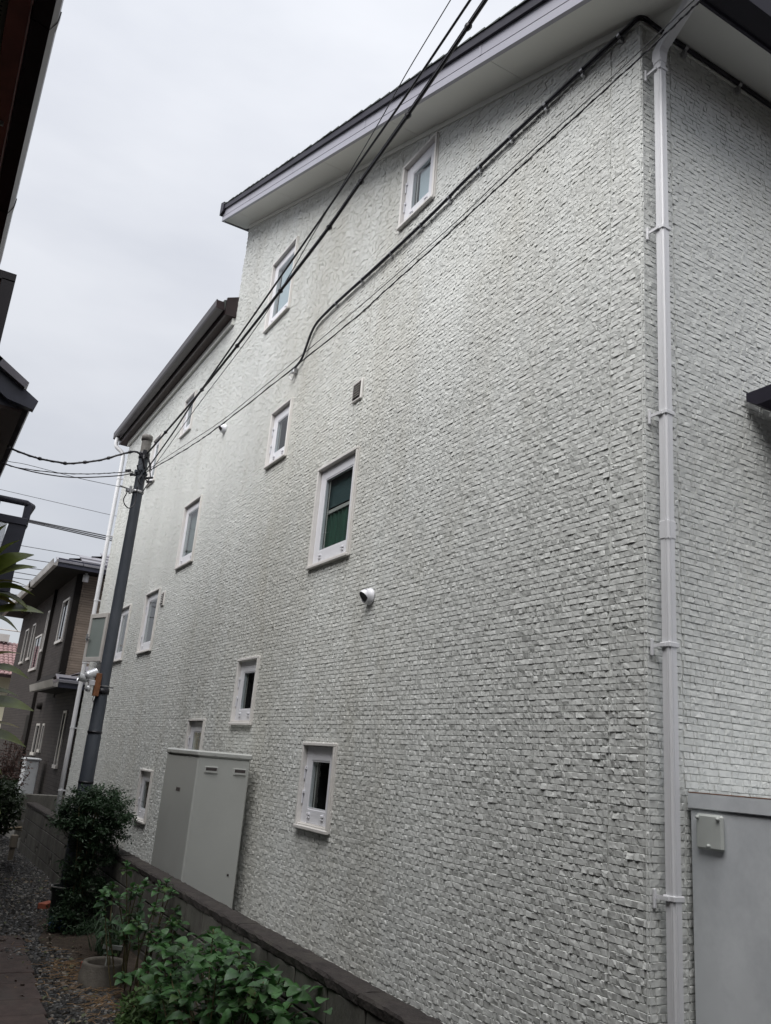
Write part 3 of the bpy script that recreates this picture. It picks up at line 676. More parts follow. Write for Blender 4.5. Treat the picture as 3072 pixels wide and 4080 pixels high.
pt = MB().bbox(QX-.035,QX+.01,QY-.075,QY-.052,3.20,3.31,.004).tube([(QX-.02,QY-.07,3.24),(QX-.02,QY-.09,3.19),(QX-.005,QY-.09,3.16)], .010, 6)
link('hook', pt, 'black', pole)
lp = [(1.86,9.4,2.84),(1.87,9.42,2.72),(1.86,9.40,2.61),(1.81,9.40,2.56),(1.76,9.40,2.59),(1.735,9.40,2.65),(1.755,9.40,2.73),(1.75,9.42,2.79)]
link('loop_wire', MB().tube(smooth_path(lp,5), .0065, 6), 'black', pole, True)
for pts in ([(QX-.02,QY-.07,3.02),(QX-.08,QY-.1,3.08),(QX-.03,QY-.08,3.13)], [(QX,QY-.08,3.0),(QX-.04,QY-.1,2.92),(QX+.01,QY-.09,2.88),(QX+.04,QY-.09,2.97)], [(QX+.07,QY-.09,3.07),(QX+.09,QY-.10,2.99),(QX+.06,QY-.1,2.93),(QX+.02,QY-.09,2.99)], [(QX+.03,QY-.09,2.78),(QX+.06,QY-.1,2.86),(QX+.09,QY-.1,2.93)]):
    link('jumper_wire', MB().tube(smooth_path(pts,5), .006, 6), 'black', pole, True)
link('sticker', MB().lathe([(0,-.0815),(.045,-.0815),(.045,-.079)], (QX-.02,QY,-.62), 20, 'Y'), 'cover', pole)
# floodlight on its bracket
lamp = thing('security_light', 'silver twin security floodlight on a rusty orange bracket strapped to the pole', 'light')
link('bracket', MB().bbox(QX-.105, QX-.045, QY-.085, QY-.02, .46, .70, .003), 'rust', lamp)
link('strap', MB().lathe([(.069,-.006),(.075,-.006),(.075,.006),(.069,.006)], (QX,QY,.575), 20).box(QX+.06,QX+.11,QY-.01,QY+.0,.56,.575), 'steel', lamp)
link('mount', MB().bbox(QX-.17, QX-.105, QY-.09, QY-.03, .565, .62, .005), 'sash', lamp)
link('lamp_head', MB().lathe([(0,.04),(.035,.035),(.046,0),(.048,-.09),(.052,-.10)], (0,0,0), 18), 'light_metal', lamp, True).matrix_local = Matrix.Translation((QX-.19,QY-.07,.665)) @ Matrix.Rotation(math.radians(-115),4,'Y') @ Matrix.Rotation(.4,4,'X')
link('lamp_head', MB().lathe([(0,.03),(.03,.027),(.042,0),(.046,-.07),(.05,-.08)], (0,0,0), 18), 'light_metal', lamp, True).matrix_local = Matrix.Translation((QX-.20,QY-.05,.63)) @ Matrix.Rotation(math.radians(100),4,'Y')
link('sensor', MB().lathe([(0,-.035),(.025,-.03),(.03,0),(.025,.03),(0,.032)], (QX-.165,QY-.07,.53), 14), 'light_metal', lamp, True)
link('wire', MB().tube(smooth_path([(QX-.09,QY-.07,.47),(QX-.095,QY-.075,.42),(QX-.06,QY-.06,.36)],4), .004, 5), 'black', lamp)

# ---------------------------------------------------------------- overhead cables
def cable(pts, r, label, mat='black', ties=(), twist=0, group='overhead cables meeting at the pole', k=6, ext=None):
    P = smooth_path(pts, k)
    if ext:
        d = (P[0]-P[min(3,len(P)-1)]).normalized(); P = [P[0]+d*ext+Vector((0,0,ext*.05)), P[0]+d*ext*.5+Vector((0,0,ext*.015))]+P
    r = r*.86
    t = thing('overhead_cable', label, 'cable', group)
    mb = MB().tube(P, r, 6)
    if twist:
        P2 = [p+Vector((math.sin(i*1.1), 0, math.cos(i*1.1)))*twist for i, p in enumerate(smooth_path(pts, k*2))]; mb.tube(P2, r*.55, 5)
    link('strand', mb, mat, t, True)
    Q = smooth_path(pts, 20)
    for u in ties:
        p = Q[int(u*(len(Q)-1))]; d = (Q[min(int(u*(len(Q)-1))+1,len(Q)-1)]-Q[max(int(u*(len(Q)-1))-1,0)]).normalized()
        link('tie', MB().tube([p-d*.022+Vector((0,0,-r*.3)), p-d*.008, p+d*.008, p+d*.022+Vector((0,0,-r*.3))], [r*1.2,r*1.9,r*1.8,r*1.1], 6), mat, t)
    return t
cable([(1.9,2.861,3.924),(1.9,3.56,3.764),(1.9,4.238,3.644),(1.9,4.814,3.543),(1.9,6.035,3.427),(1.9,7.47,3.318),(1.91,9.42,3.262)], .0125, 'thickest black tied cable from the pole top passing over the wall to the upper right', ties=(.05,.19,.33,.47,.6,.72,.83,.93), ext=5)
cable([(1.9,2.861,3.955),(1.9,3.56,3.795),(1.9,4.238,3.672),(1.9,4.814,3.568),(1.9,6.035,3.445),(1.9,7.47,3.332),(1.91,9.42,3.27)], .0045, 'thin support wire running just above the thickest tied cable', ext=5)
cable([(1.88,2.975,4.031),(1.88,3.658,3.891),(1.88,4.299,3.787),(1.88,4.887,3.683),(1.88,6.2,3.47),(1.88,7.5,3.262),(1.9,8.3,3.15),(1.92,9.44,3.03)], .0088, 'smooth black cable just left of the thickest tied cable, ending at the middle clamp', ext=5)
cable([(1.92,3.276,4.315),(1.92,3.725,4.176),(1.92,4.003,4.059),(1.92,4.430,3.908),(1.92,4.969,3.726),(1.92,5.9,3.43),(1.92,7.6,3.20),(1.95,9.3,3.0)], .0038, 'thin grey wire that leaves the top of the photo left of the black cables', 'wire', ext=5)
cable([(2.9,2.35,4.08),(2.8,3.02,3.91),(2.70,3.75,3.76),(2.63,4.29,3.635),(2.48,5.35,3.44),(2.26,6.94,3.20),(2.17,7.59,3.12),(2.05,8.45,3.08),(1.94,9.45,3.06)], .0038, 'thin straight wire of the pair crossing in front of the downpipe elbow', 'wire', ext=3)
cable([(2.9,2.31,4.04),(2.87,2.57,3.98),(2.79,3.11,3.85),(2.70,3.75,3.71),(2.62,4.31,3.575),(2.53,4.95,3.44),(2.46,5.46,3.34),(2.2,7.33,3.095),(2.08,8.25,3.03),(1.93,9.45,3.03)], .0058, 'wavy twisted black drop cable of the pair crossing in front of the downpipe elbow', twist=.006, ext=3, k=9)
Cx = 9.45
def cc(L_): return [(a, Cx, c) for a, c in L_]
cable(cc([(1.92,3.08),(1.87,3.2),(1.82,3.25),(1.75,3.25),(1.62,3.18),(1.4,3.05),(1.12,2.94),(1.0,2.92),(.76,2.91),(.52,2.94),(.3,2.99),(-.2,3.1)]), .0125, 'thick tied black cable sagging left from the pole to the dark eave', ties=(.3,.42,.5,.6,.72,.85), twist=.010)
cable(cc([(1.79,3.01),(1.57,2.94),(1.34,2.87),(1.02,2.80),(.61,2.755),(.41,2.765),(-.2,2.83)]), .0055, 'upper twisted wire sagging left below the thick tied cable', twist=.006)
cable(cc([(1.80,3.0),(1.63,2.92),(1.19,2.79),(.87,2.75),(.61,2.75),(.41,2.775),(-.2,2.9)]), .0075, 'lower smooth black wire sagging left below the thick tied cable')
cable(cc([(1.74,2.80),(1.24,2.79),(.68,2.81),(.40,2.80),(-.3,2.84)]), .0035, 'thin straight wire running left from the lowest steel band of the pole', 'wire')
far = [(10.89,11.0,7.31,2.07,.012,'faint wire high above the brown house, highest of the far street wires'),(9.79,9.82,7.28,3.69,.03,'top line of the three dark far street lines'),(9.69,9.77,7.3,3.7,.03,'middle line of the three dark far street lines'),(9.60,9.71,7.32,3.71,.03,'bottom line of the three dark far street lines'),
       (8.57,8.53,6.41,3.6,.015,'thin far wire touching the tiled roof of the brown house'),(7.98,7.94,5.11,3.62,.018,'far street wire first below the roof corner of the brown house'),(7.57,7.53,4.95,3.63,.018,'far street wire second below the roof corner of the brown house'),(7.24,7.24,4.77,3.63,.018,'far street wire third below the roof corner of the brown house'),
       (7.01,6.97,4.68,3.61,.018,'far street wire fourth below the roof corner of the brown house'),(6.64,6.65,4.48,3.58,.018,'far street wire fifth, meeting the middle of the gutter'),(6.20,6.19,4.23,3.7,.02,'lowest far street wire beside the balcony foot')]
for za, zb2, xa, xb2, r_, lb in far:
    sl_ = (za-zb2)/(xa-xb2); o = tag(link('street_wire', MB().tube([(-30, 42, zb2+sl_*(-30-xb2)*.3),(xb2,42,zb2),(xa,42,za),(30,42,za+.5)], r_, 5), 'wire'), lb, 'wire', 'street wires far beyond the brown house')

# ---------------------------------------------------------------- hot water tank
tk = thing('water_heater_tank', 'tall slim beige grey hot water tank standing between block wall and house', 'water heater')
tx0, tx1, ty0, ty1, tz = 2.41, 2.905, 7.46, 8.45, -.055
link('casing', MB().bbox(tx0, tx1, ty0, ty1, G+.33, tz, .012), 'tank', tk)
ld = link('lid', MB().bbox(tx0-.010, tx1+.010, ty0-.012, ty1+.012, tz, tz+.055, .014), 'tank', tk)
for x, y in ((tx0+.15,ty0-.013),(tx0+.37,ty0-.013)): link('screw', MB().lathe([(0,-.003),(.009,-.002),(.009,0)], (x,y,tz+.02), 10, 'Y'), 'steel', ld)
for y in (ty0+.25, ty0+.6, ty0+.85): link('screw', MB().lathe([(0,-.003),(.008,-.002),(.008,0)], (tx0-.011,y,tz+.02), 10, 'X'), 'steel', ld)
for xc in (tx0+.13, tx0+.40):
    hm = MB().bbox(xc-.062, xc+.062, ty0-.006, ty0+.004, tz-.135, tz-.075, .004); hn = link('hand_slot', hm, 'tank', tk)
    link('slot_shade_patch', MB().box(xc-.050, xc+.050, ty0-.0075, ty0-.0062, tz-.125, tz-.085), 'print', hn)  # flat dark patch on the plate, painted shade of the hand hole
    link('slot_lip', MB().box(xc-.050, xc+.050, ty0-.011, ty0-.007, tz-.128, tz-.112), 'tank', hn)
lb = link('label_plate', MB().box(tx0-.0015, tx0-.0002, ty0+.40, ty0+.53, tz-.32, tz-.285), 'label', tk)
for i in range(5): link('print_mark', MB().box(tx0-.0022, tx0-.0016, ty0+.415+i*.021, ty0+.430+i*.021, tz-.315, tz-.29), 'print', lb)
link('drain_plug', MB().lathe([(0,-.004),(.010,-.003),(.010,0)], (tx0+.41,ty0-.001,-1.02), 10, 'Y'), 'print', tk)

# grey cabinet at the right
cb = thing('grey_cabinet', 'grey steel outdoor cabinet standing against the front wall right of the downpipe', 'cabinet')
kx = 3.24; CY0, CY1 = 2.60, 2.745
link('body', MB().bbox(kx, 4.2, 1.3, 2.79, G+.05, -.07, .006), 'cabinet', cb)
link('top_cap', MB().bbox(kx-.010, 4.2, 1.3, 2.797, -.068, .002, .004), 'cabinet', cb)
cv = link('cover_plate', MB().bbox(kx-.022, kx, CY0, CY1, -.235, -.085, .012), 'cover', cb)
for (y, z) in ((CY1-.016,-.102),(CY0+.02,-.102),(.5*(CY0+CY1),-.218)): link('knob', MB().lathe([(0,-.014),(.007,-.012),(.009,-.006),(.009,0)], (kx-.020,y,z), 12, 'X'), 'cover', cv, True)
link('rust_line', MB().box(kx-.0105, kx-.006, 1.3, 2.79, .0005, .004), 'rust', cb)
link('keyhole', MB().lathe([(0,-.003),(.010,-.002),(.010,0)], (kx-.001,2.455,-1.10), 10, 'X'), 'print', cb)

# ---------------------------------------------------------------- block wall
bwall = thing('block_wall', 'low weathered concrete block wall between the gravel path and the house', 'wall')
bx0, bx1, top = 2.20, 2.352, -1.04
link('mortar', MB().box(bx0+.008, bx1-.008, .6, 15.35, G-.2, top-.052), 'joint', bwall)
rowz = [top-.05-.18*i for i in range(5)]
nblk = 0
for ri in range(4):
    z1_, z0_ = rowz[ri], rowz[ri+1]
    y = .6 + (.2 if ri % 2 else 0); col_i = 0
    while y < 15.3:
        ye = min(y+.395, 15.35)
        pierced = (ri == 2 and any(y <= c < y+.395 for c in (12.6, 13.62, 14.65)))
        x0j = bx0+random.uniform(-.0015,.0015)
        if pierced:
            yc = y+.2; b = MB(); h = z1_-z0_-.006; zc = (z0_+z1_)/2
            b.box(x0j, bx0+.03, y+.003, yc-.10, z0_+.003, z1_-.003).box(x0j, bx0+.03, yc+.10, ye-.003, z0_+.003, z1_-.003).box(x0j, bx0+.03, yc-.10, yc+.10, z0_+.003, z0_+.018).box(x0j, bx0+.03, yc-.10, yc+.10, z1_-.018, z1_-.003)
            for sgn in (-1, 1):     # crossing ribs of the pierced block
                b.add([(x0j,yc-.10,zc-sgn*.072-.012),(x0j,yc-.10,zc-sgn*.072+.012),(x0j,yc+.10,zc+sgn*.072+.012),(x0j,yc+.10,zc+sgn*.072-.012),(bx0+.03,yc-.10,zc-sgn*.072-.012),(bx0+.03,yc-.10,zc-sgn*.072+.012),(bx0+.03,yc+.10,zc+sgn*.072+.012),(bx0+.03,yc+.10,zc+sgn*.072-.012)], [(0,1,2,3),(0,4,5,1),(2,6,7,3),(1,5,6,2),(0,3,7,4)])
            b.box(x0j, bx0+.03, yc-.012, yc+.012, z0_+.018, z1_-.018)
            o = link('block', b, 'block', bwall); o['label'] = 'pierced ornamental block with a cross of ribs'
        else: o = link('block', MB().bbox(x0j, bx1, y+.005, ye-.005, z0_+.005, z1_-.005, .005), 'block', bwall)
        y += .401; nblk += 1
for i in range(9):
    a = .6+i*1.64; b = min(a+1.635, 15.37)
    n = 26; V = []; F = []
    prof = [(bx0-.004,top-.05),(bx0-.006,top-.012),(bx0+.006,top-.001),(bx0+.07,top),(bx1-.006,top-.002),(bx1+.004,top-.012),(bx1+.003,top-.05)]
    for j in range(n+1):
        for (x, z) in prof: V.append((x+random.uniform(-.004,.004), a+(b-a)*j/n, z+random.uniform(-.0035,.0035)))
    k = len(prof); F = [(j*k+q,(j+1)*k+q,(j+1)*k+q+1,j*k+q+1) for j in range(n) for q in range(k-1)]+[tuple(range(k)),tuple(range(n*k+k-1,n*k-1,-1))]
    link('coping', MB().add(V, F), 'coping', bwall)
bw2 = tag(link('garden_wall', MB().bbox(2.36, 3.6, 17.2, 17.34, G-.2, -1.03, .01).bbox(3.6,3.75,17.2,22,G-.2,-1.03,.01), 'block'), 'low concrete wall crossing behind the foot of the far downpipe', 'wall')

# ---------------------------------------------------------------- plants
def leaf_mesh(name, L_, W_, fold=.25, droop=.3, serr=0, n=6, mat='leaf_h', twist=0, rs=None):
    """leaf along +X with midrib fold, drooping tip"""
    rs = rs or random
    V = []; F = []
    for i in range(n+1):
        t = i/n; x = L_*t*(1-.12*droop*t); z = -droop*L_*t*t+.10*L_*math.sin(t*3.14)
        wv = W_*.5*(math.sin(math.pi*min(1,(t*.97+.015))**.78))**.85
        if serr and 0 < i < n: wv *= 1+serr*((i%2)-.5)
        zz = fold*wv
        a = twist*t
        V += [(x,-wv*math.cos(a),z+zz-wv*math.sin(a)),(x,0,z),(x,wv*math.cos(a),z+zz+wv*math.sin(a))]
    for i in range(n):
        k = i*3; F += [(k,k+3,k+4,k+1),(k+1,k+4,k+5,k+2)]
    m = bpy.data.meshes.new(name); m.from_pydata(V, [], F); m.polygons.foreach_set('use_smooth', [True]*len(m.polygons)); m.materials.append(MT[mat]); return m
def orient(pos, az, pitch, roll, s):
    return Matrix.Translation(pos) @ Matrix.Rotation(az,4,'Z') @ Matrix.Rotation(-pitch,4,'Y') @ Matrix.Rotation(roll,4,'X') @ Matrix.Scale(s,4)
hl = [leaf_mesh('leaf', .08, .056, .2, .3, .12, 8, 'leaf_m'), leaf_mesh('leaf', .092, .070, .22, .12, .10, 8, 'leaf_h'), leaf_mesh('leaf', .088, .070, .12, .28, .12, 8, 'leaf_h2'), leaf_mesh('leaf', .095, .064, .3, .10, .10, 8, 'leaf_h'), leaf_mesh('leaf', .088, .072, .15, .4, .12, 8, 'leaf_h', .3), leaf_mesh('leaf', .078,.056,.2,.15,.1,8,'leaf_h2')]
def hydrangea(label, tips, base, seed, leaves=(6,8), sc_=1.0, lower=1):
    r = random.Random(seed); t = thing('hydrangea', label, 'shrub'); st = MB(); cnt = 0
    for (x, y, z) in tips:
        b = Vector((base[0]+(x-base[0])*.4+r.uniform(-.06,.06), base[1]+(y-base[1])*.4+r.uniform(-.06,.06), G))
        tip = Vector((x,y,z)); mid = b.lerp(tip,.5)+Vector((r.uniform(-.03,.03),r.uniform(-.03,.03),.03))
        P = smooth_path([b, mid, tip], 6); st.tube(P, [.0065-.003*i/len(P) for i in range(len(P))], 5)
        nn = r.randint(*leaves); a0 = r.uniform(0,6.28)
        for i in range(nn):
            lay = i//2; az = a0+(i%2)*math.pi+lay*1.57+r.uniform(-.25,.25); pt = max(-.5, 1.1-.48*(nn//2-lay))+r.uniform(-.2,.2)
            pt = [.05,.28,.6,.95,1.15][min(lay,4)]+r.uniform(-.22,.22)
            s = sc_*[1.05,.95,.8,.55,.4][min(lay,4)]*r.uniform(.68,1.15)
            p = tip+Vector((0,0,-.05+.016*lay))
            o = link('leaf', r.choice(hl), None, t); o.matrix_local = orient(p, az, pt-.1, r.uniform(-.4,.4), s); cnt += 1
        for q in range(lower*2):
            u = r.uniform(.45,.85); p = P[int(u*(len(P)-1))]
            if cnt < 298: o = link('leaf', r.choice(hl), None, t); o.matrix_local = orient(p, r.uniform(0,6.28), r.uniform(-.4,.4), r.uniform(-.5,.5), sc_*r.uniform(.7,1.05)); cnt += 1
    link('stems', st, 'stem', t, True)
    return t
rA = random.Random(11)
tipsA = [(1.80,6.95,-.89),(1.66,6.9,-1.08),(1.74,6.8,-1.10),(1.84,6.85,-1.03),(1.98,7.0,-1.02),(2.02,6.75,-1.0),(1.90,6.9,-1.04),(2.12,6.75,-1.03),(2.17,6.72,-1.15),(2.13,6.5,-1.2),(2.05,6.4,-1.19),(1.96,6.6,-1.13),(1.72,6.9,-1.30),(1.86,6.6,-1.22),(2.0,6.55,-1.30),(2.12,6.9,-.99),(1.76,7.1,-1.05),(1.92,6.4,-1.45),(1.80,6.55,-1.55),(2.1,6.7,-1.4)]
hydrangea('thin leggy hydrangea with sparse leaves behind the concrete ring against the wall', tipsA, (1.97,6.95), 5, (7,9), 1.0, 3)
tipsB = []
rB = random.Random(21)
for i in range(4000):
    if len(tipsB) >= 52: break
    y = rB.uniform(4.15,5.75); x = rB.uniform(1.72,2.14) if y > 4.9 else rB.uniform(1.86,2.14); z = -1.02-.10*abs(x-1.95)/.25-.5*max(0,(1.95-x))-rB.random()**1.5*.5
    if all((x-a)**2+(y-b)**2+(z-c)**2 > .10**2 for a,b,c in tipsB): tipsB.append((x,y,z))
hyb = hydrangea('large dense leafy hydrangea at the bottom of the photo against the block wall', tipsB, (1.97,4.95), 9, (5,6), 1.15, 0)
hydB_marker = None
def cloud_leaves(name, n, fn, size, mat, parent, seed, tri=True, droop=0.3):
    r = random.Random(seed); V = []; F = []
    for i in range(n):
        p, s = fn(r); s *= r.uniform(.6,1.3)*size; az, pt, ro = r.uniform(0,6.28), r.gauss(-.1,.5), r.uniform(-.7,.7)
        M = orient(p, az, pt, ro, s); k = len(V)
        for q in ((0,0,0),(.45,-.22,.03),(1,0,-.12),(.45,.22,.03)): V.append(tuple(M@Vector(q)))
        F += [(k,k+1,k+2),(k,k+2,k+3)]
    m = bpy.data.meshes.new(name); m.from_pydata(V, [], F); o = link(name, m, mat, parent); o['kind'] = 'stuff'; return o
Vq = []; Fq = []; rq = random.Random(51)
for i in range(620):
    m = rq.choice(hl); y = rq.uniform(4.0,5.85); x = rq.uniform(1.68,2.14) if y > 4.8 else rq.uniform(1.84,2.14); z = rq.uniform(G+.05,-1.10)
    M = orient(Vector((x,y,z)), rq.uniform(0,6.28), rq.uniform(-.2,.6), rq.uniform(-.5,.5), rq.uniform(.7,1.15)); k = len(Vq)
    Vq += [tuple(M@v.co) for v in m.vertices]; Fq += [tuple(q+k for q in p.vertices) for p in m.polygons]
mq = bpy.data.meshes.new('lower_leaves'); mq.from_pydata(Vq, [], Fq); mq.polygons.foreach_set('use_smooth', [True]*len(mq.polygons)); oq = link('lower_leaves', mq, 'leaf_h', hyb); oq['kind'] = 'stuff'
# nandina-like bush round the pole
bush = thing('bush', 'dark fine leaved bush with a domed top growing round the foot of the pole', 'bush')
rbq = random.Random(77); CL = []
while len(CL) < 150:                      # leaf sprays on a leaning dome
    a = rbq.uniform(0,6.28); ph = math.acos(rbq.uniform(-.35,1)); q = rbq.uniform(.5,1.18)
    CL.append((1.95+.31*q*math.sin(ph)*math.cos(a), 9.02+.36*q*math.sin(ph)*math.sin(a), -.74+.30*q*math.cos(ph)+rbq.uniform(-.03,.03), rbq.uniform(.045,.085)))
CB = []
while len(CB) < 130:
    a = rbq.uniform(0,6.28); z = rbq.uniform(-1.72,-.72); q = rbq.random()**.5
    CB.append((1.95+.05*(z+1.2)+.19*q*math.cos(a)*(1 if z > -1.3 else 1.1), 8.98+.32*q*math.sin(a), z, rbq.uniform(.05,.10)))
def spray(L_):
    def f(r):
        x, y, z, s_ = L_[r.randrange(len(L_))]; return Vector((x+r.gauss(0,s_*.6), y+r.gauss(0,s_*.6), z+r.gauss(0,s_*.32)-.2*s_)), 1
    return f
cloud_leaves('foliage', 12000, spray(CL), .036, 'leaf_n', bush, 1)
cloud_leaves('foliage', 11000, spray(CB), .040, 'leaf_n', bush, 2)
st = MB(); rr = random.Random(4)
for i in range(16):
    a = rr.uniform(0,6.28); q = rr.uniform(.05,.3); st.tube(smooth_path([(1.9+.05*math.cos(a),8.98+.05*math.sin(a),G),(1.9+q*.4*math.cos(a),8.98+q*.4*math.sin(a),-1.2),(1.92+q*math.cos(a),9.0+q*math.sin(a),-.62)],5), .006, 5)
link('stems', st, 'stem', bush)
# trailing plant between bush and hydrangea
gr2 = thing('grass_clump', 'dark drooping grassy clump at the foot of the bush behind the hydrangea', 'plant')
gm2 = MB(); rr = random.Random(8)
for i in range(120):
    a = rr.uniform(0,6.28); l_ = rr.uniform(.18,.38); c = Vector((2.0+rr.uniform(-.1,.1), 7.9+rr.uniform(-.2,.2), G+rr.uniform(.0,.12))); d = Vector((math.cos(a),math.sin(a),0)); w_ = .004; s = Vector((-d.y,d.x,0))*w_
    p0, p1, p2 = c, c+d*l_*.45+Vector((0,0,l_*.8)), c+d*l_+Vector((0,0,l_*.45)); gm2.add([p0-s,p0+s,p1+s,p1-s,p2], [(0,1,2,3),(3,2,4)])
o = link('blades', gm2, 'leaf_n', gr2); o['kind'] = 'stuff'
# pale ferny plant in front
mum = thing('chrysanthemum', 'small pale green ferny plant in front of the large hydrangea', 'plant')
def fm(r):
    a = r.uniform(0,6.28); q = r.random()**.5; z = r.random()
    return Vector((1.83+.19*q*math.cos(a), 5.95+.26*q*math.sin(a), G+.03+.24*z*(1.1-q*q*.7))), 1
cloud_leaves('foliage', 1500, fm, .045, 'leaf_m', mum, 5)
ms_ = MB(); rr = random.Random(6)
for i in range(14): a = rr.uniform(0,6.28); ms_.tube([(1.83,5.95,G),(1.83+.14*math.cos(a),5.95+.2*math.sin(a),G+.18)], .003, 4)
link('stems', ms_, 'stem', mum)
# hedge shrub far left, red twiggy shrub
sh = thing('shrub', 'dark glossy rounded shrub on the gravel at the far left edge', 'shrub')
def fs_(r):
    a = r.uniform(0,6.28); q = r.random()**.4; ph = math.acos(r.uniform(-1,1)); x, y, z = .30*q*math.sin(ph)*math.cos(a), .55*q*math.sin(ph)*math.sin(a), .38*q*math.cos(ph)
    return Vector((1.52+x, 13.0+y, -.95+z)), 1
cloud_leaves('foliage', 3800, fs_, .07, 'leaf_d', sh, 12)
link('stems', MB().tube([(1.52,13,G),(1.52,13,-1.0)], .03, 6).tube([(1.52,13,-1.3),(1.62,13.1,-.8)], .015, 5).tube([(1.52,13,-1.3),(1.42,12.9,-.8)], .015, 5), 'bark', sh)
rs_ = thing('red_shrub', 'twiggy reddish brown shrub behind the dark shrub at the left edge', 'shrub')
def fr_(r):
    a = r.uniform(0,6.28); q = r.random()**.55; ph = math.acos(r.uniform(-1,1)); x, y, z = .36*q*math.sin(ph)*math.cos(a), .5*q*math.sin(ph)*math.sin(a), .55*q*math.cos(ph)
    return Vector((1.88+x, 16.0+y, -.62+z)), 1
cloud_leaves('foliage', 1500, fr_, .06, 'leaf_r', rs_, 13)
tw = MB(); rr = random.Random(9)
for i in range(50):
    a = rr.uniform(0,6.28); q = rr.uniform(.1,.36); tw.tube(smooth_path([(1.88,16,G),(1.88+q*.5*math.cos(a),16+q*.5*math.sin(a),-1.0),(1.88+q*math.cos(a),16+q*math.sin(a),rr.uniform(-.7,.0))],4), .005, 4)
link('twigs', tw, 'leaf_r', rs_)
# foreground evergreen, leaves poke in from the left edge
fe = thing('evergreen_shrub', 'evergreen shrub with long glossy leaves poking in from the left edge', 'shrub')
fl = [leaf_mesh('leaf', .155, .074, .25, .06, 0, 8, 'leaf_f'), leaf_mesh('leaf', .15, .074, .3, .22, 0, 8, 'leaf_f'), leaf_mesh('leaf', .15, .042, .2, .15, 0, 8, 'leaf_y'), leaf_mesh('leaf', .15,.078,.1,.0,0,8,'leaf_f')]
F0 = [
 (.17,3.0,.50, .15,1.1,.4,.95,0),(.17,3.0,.49, .3,.70,.7,1.05,0),(.17,3.0,.475,.0,.42,.5,1.05,3),(.17,3.0,.455,-.1,.22,.1,.95,2),(.17,3.0,.44,.1,.10,-.1,1.0,0),(.17,3.0,.42,-.1,-.02,.2,1.1,1),
 (.17,3.0,.42,.2,-.12,-.2,.9,2),(.15,3.0,.54,.0,1.3,.6,.9,0),(.12,2.95,.52,.3,1.2,.2,1.0,3),(.19,2.98,.365,.05,.14,.45,1.15,3),(.18,3.0,.36,.2,-.25,.3,.8,0),
 (.22,3.0,.19,.1,-.05,.4,.9,0),(.21,3.0,.21,.0,.5,.4,.8,2),(.22,3.0,.08,.1,-.02,.45,1.15,3),(.22,3.0,.10,.0,.35,.3,.8,1),(.23,3.0,-.02,.15,-.05,.4,1.05,0),(.23,3.0,.00,-.1,.3,.3,.9,2),(.22,3.0,-.06,.1,-.3,.2,.9,1),
 (.24,3.0,-.17,.1,-.5,.4,.9,0),(.25,3.0,-.28,.1,-.9,.4,.7,1),(.22,3.0,-.2,.1,.1,.4,.8,3)]
for (x,y,z,az,pt,ro,s,mi) in F0: o = link('leaf', fl[mi], None, fe); o.matrix_local = orient(Vector((x,y,z)), az-.25, pt, ro, s)
rr = random.Random(31)
for i in range(110):
    a = rr.uniform(0,6.28); z = rr.uniform(-.9,.75); q = rr.uniform(.05,.38); p = Vector((-.42+q*math.cos(a), 3.0+q*math.sin(a), z)); o = link('leaf', rr.choice(fl), None, fe); o.matrix_local = orient(p, rr.uniform(0,6.28), rr.uniform(-.3,.8), rr.uniform(-.4,.4), rr.uniform(.8,1.1))
sm = MB().tube(smooth_path([(-.45,3,G),(-.42,3.02,-1.0),(-.35,3,-.3),(-.2,3,.1),(.17,3.0,.48)],6), [.02-.0006*i for i in range(25)], 6).tube(smooth_path([(-.42,3,-.9),(-.1,3,-.55),(.22,3,-.25)],6), .008, 6).tube(smooth_path([(-.35,3,-.4),(-.05,3,-.15),(.21,3,.01)],6), .007, 6)
link('branch', sm, 'bark', fe, True)

# ---------------------------------------------------------------- small garden things
rg = thing('concrete_ring_planter', 'round cast concrete ring planter sunk in the gravel by the hydrangea', 'planter')
link('ring', MB().lathe([(.175,-.05),(.178,.085),(.170,.10),(.166,.15),(.160,.165),(.138,.165),(.130,.15),(.128,.05)], (1.80,7.13,G), 40, jitter=.006), 'ring', rg, True)
link('soil', MB().lathe([(0,.075),(.07,.08),(.13,.06)], (1.80,7.13,G), 20, jitter=.05), 'soil', rg)
pc = MB(); rr = random.Random(2)
lm = leaf_mesh('leaf', .075, .04, .2, .4, 0, 6, 'leaf_m')
sd = thing('seedling', 'small rosette of pale leaves growing inside the concrete ring', 'plant')
for i in range(9): o = link('leaf', lm, None, sd); o.matrix_local = orient(Vector((1.79,7.05,G+.08)), i*.75, rr.uniform(.2,.8), 0, rr.uniform(.7,1.1))
tg = thing('plant_label', 'white T shaped plant label stick leaning in the concrete ring', 'plant label')
link('stick', MB().tube([(1.80,7.10,G+.08),(1.815,7.15,-1.50)], .006, 6), 'cover', tg)
link('name_board', MB().bbox(-.075,.075,-.004,.004,-.016,.016,.002), 'cover', tg).matrix_local = Matrix.Translation((1.845,7.15,-1.505)) @ Matrix.Rotation(.12,4,'Y')
bk = tag(link('brick', MB().bbox(-.10,.10,-.05,.05,0,.06,.006), 'brick'), 'red brick lying on the gravel left of the dark green pot', 'brick'); bk.matrix_world = Matrix.Translation((1.86,10.2,G+.01)) @ Matrix.Rotation(.9,4,'Z')
bk = tag(link('brick', MB().bbox(-.10,.10,-.05,.05,0,.06,.006), 'brick'), 'dull red brick behind the concrete ring planter', 'brick'); bk.matrix_world = Matrix.Translation((1.83,7.55,G+.01)) @ Matrix.Rotation(.2,4,'Z')
pot = thing('plant_pot', 'tall dark green plastic pot beside the bush', 'plant pot')
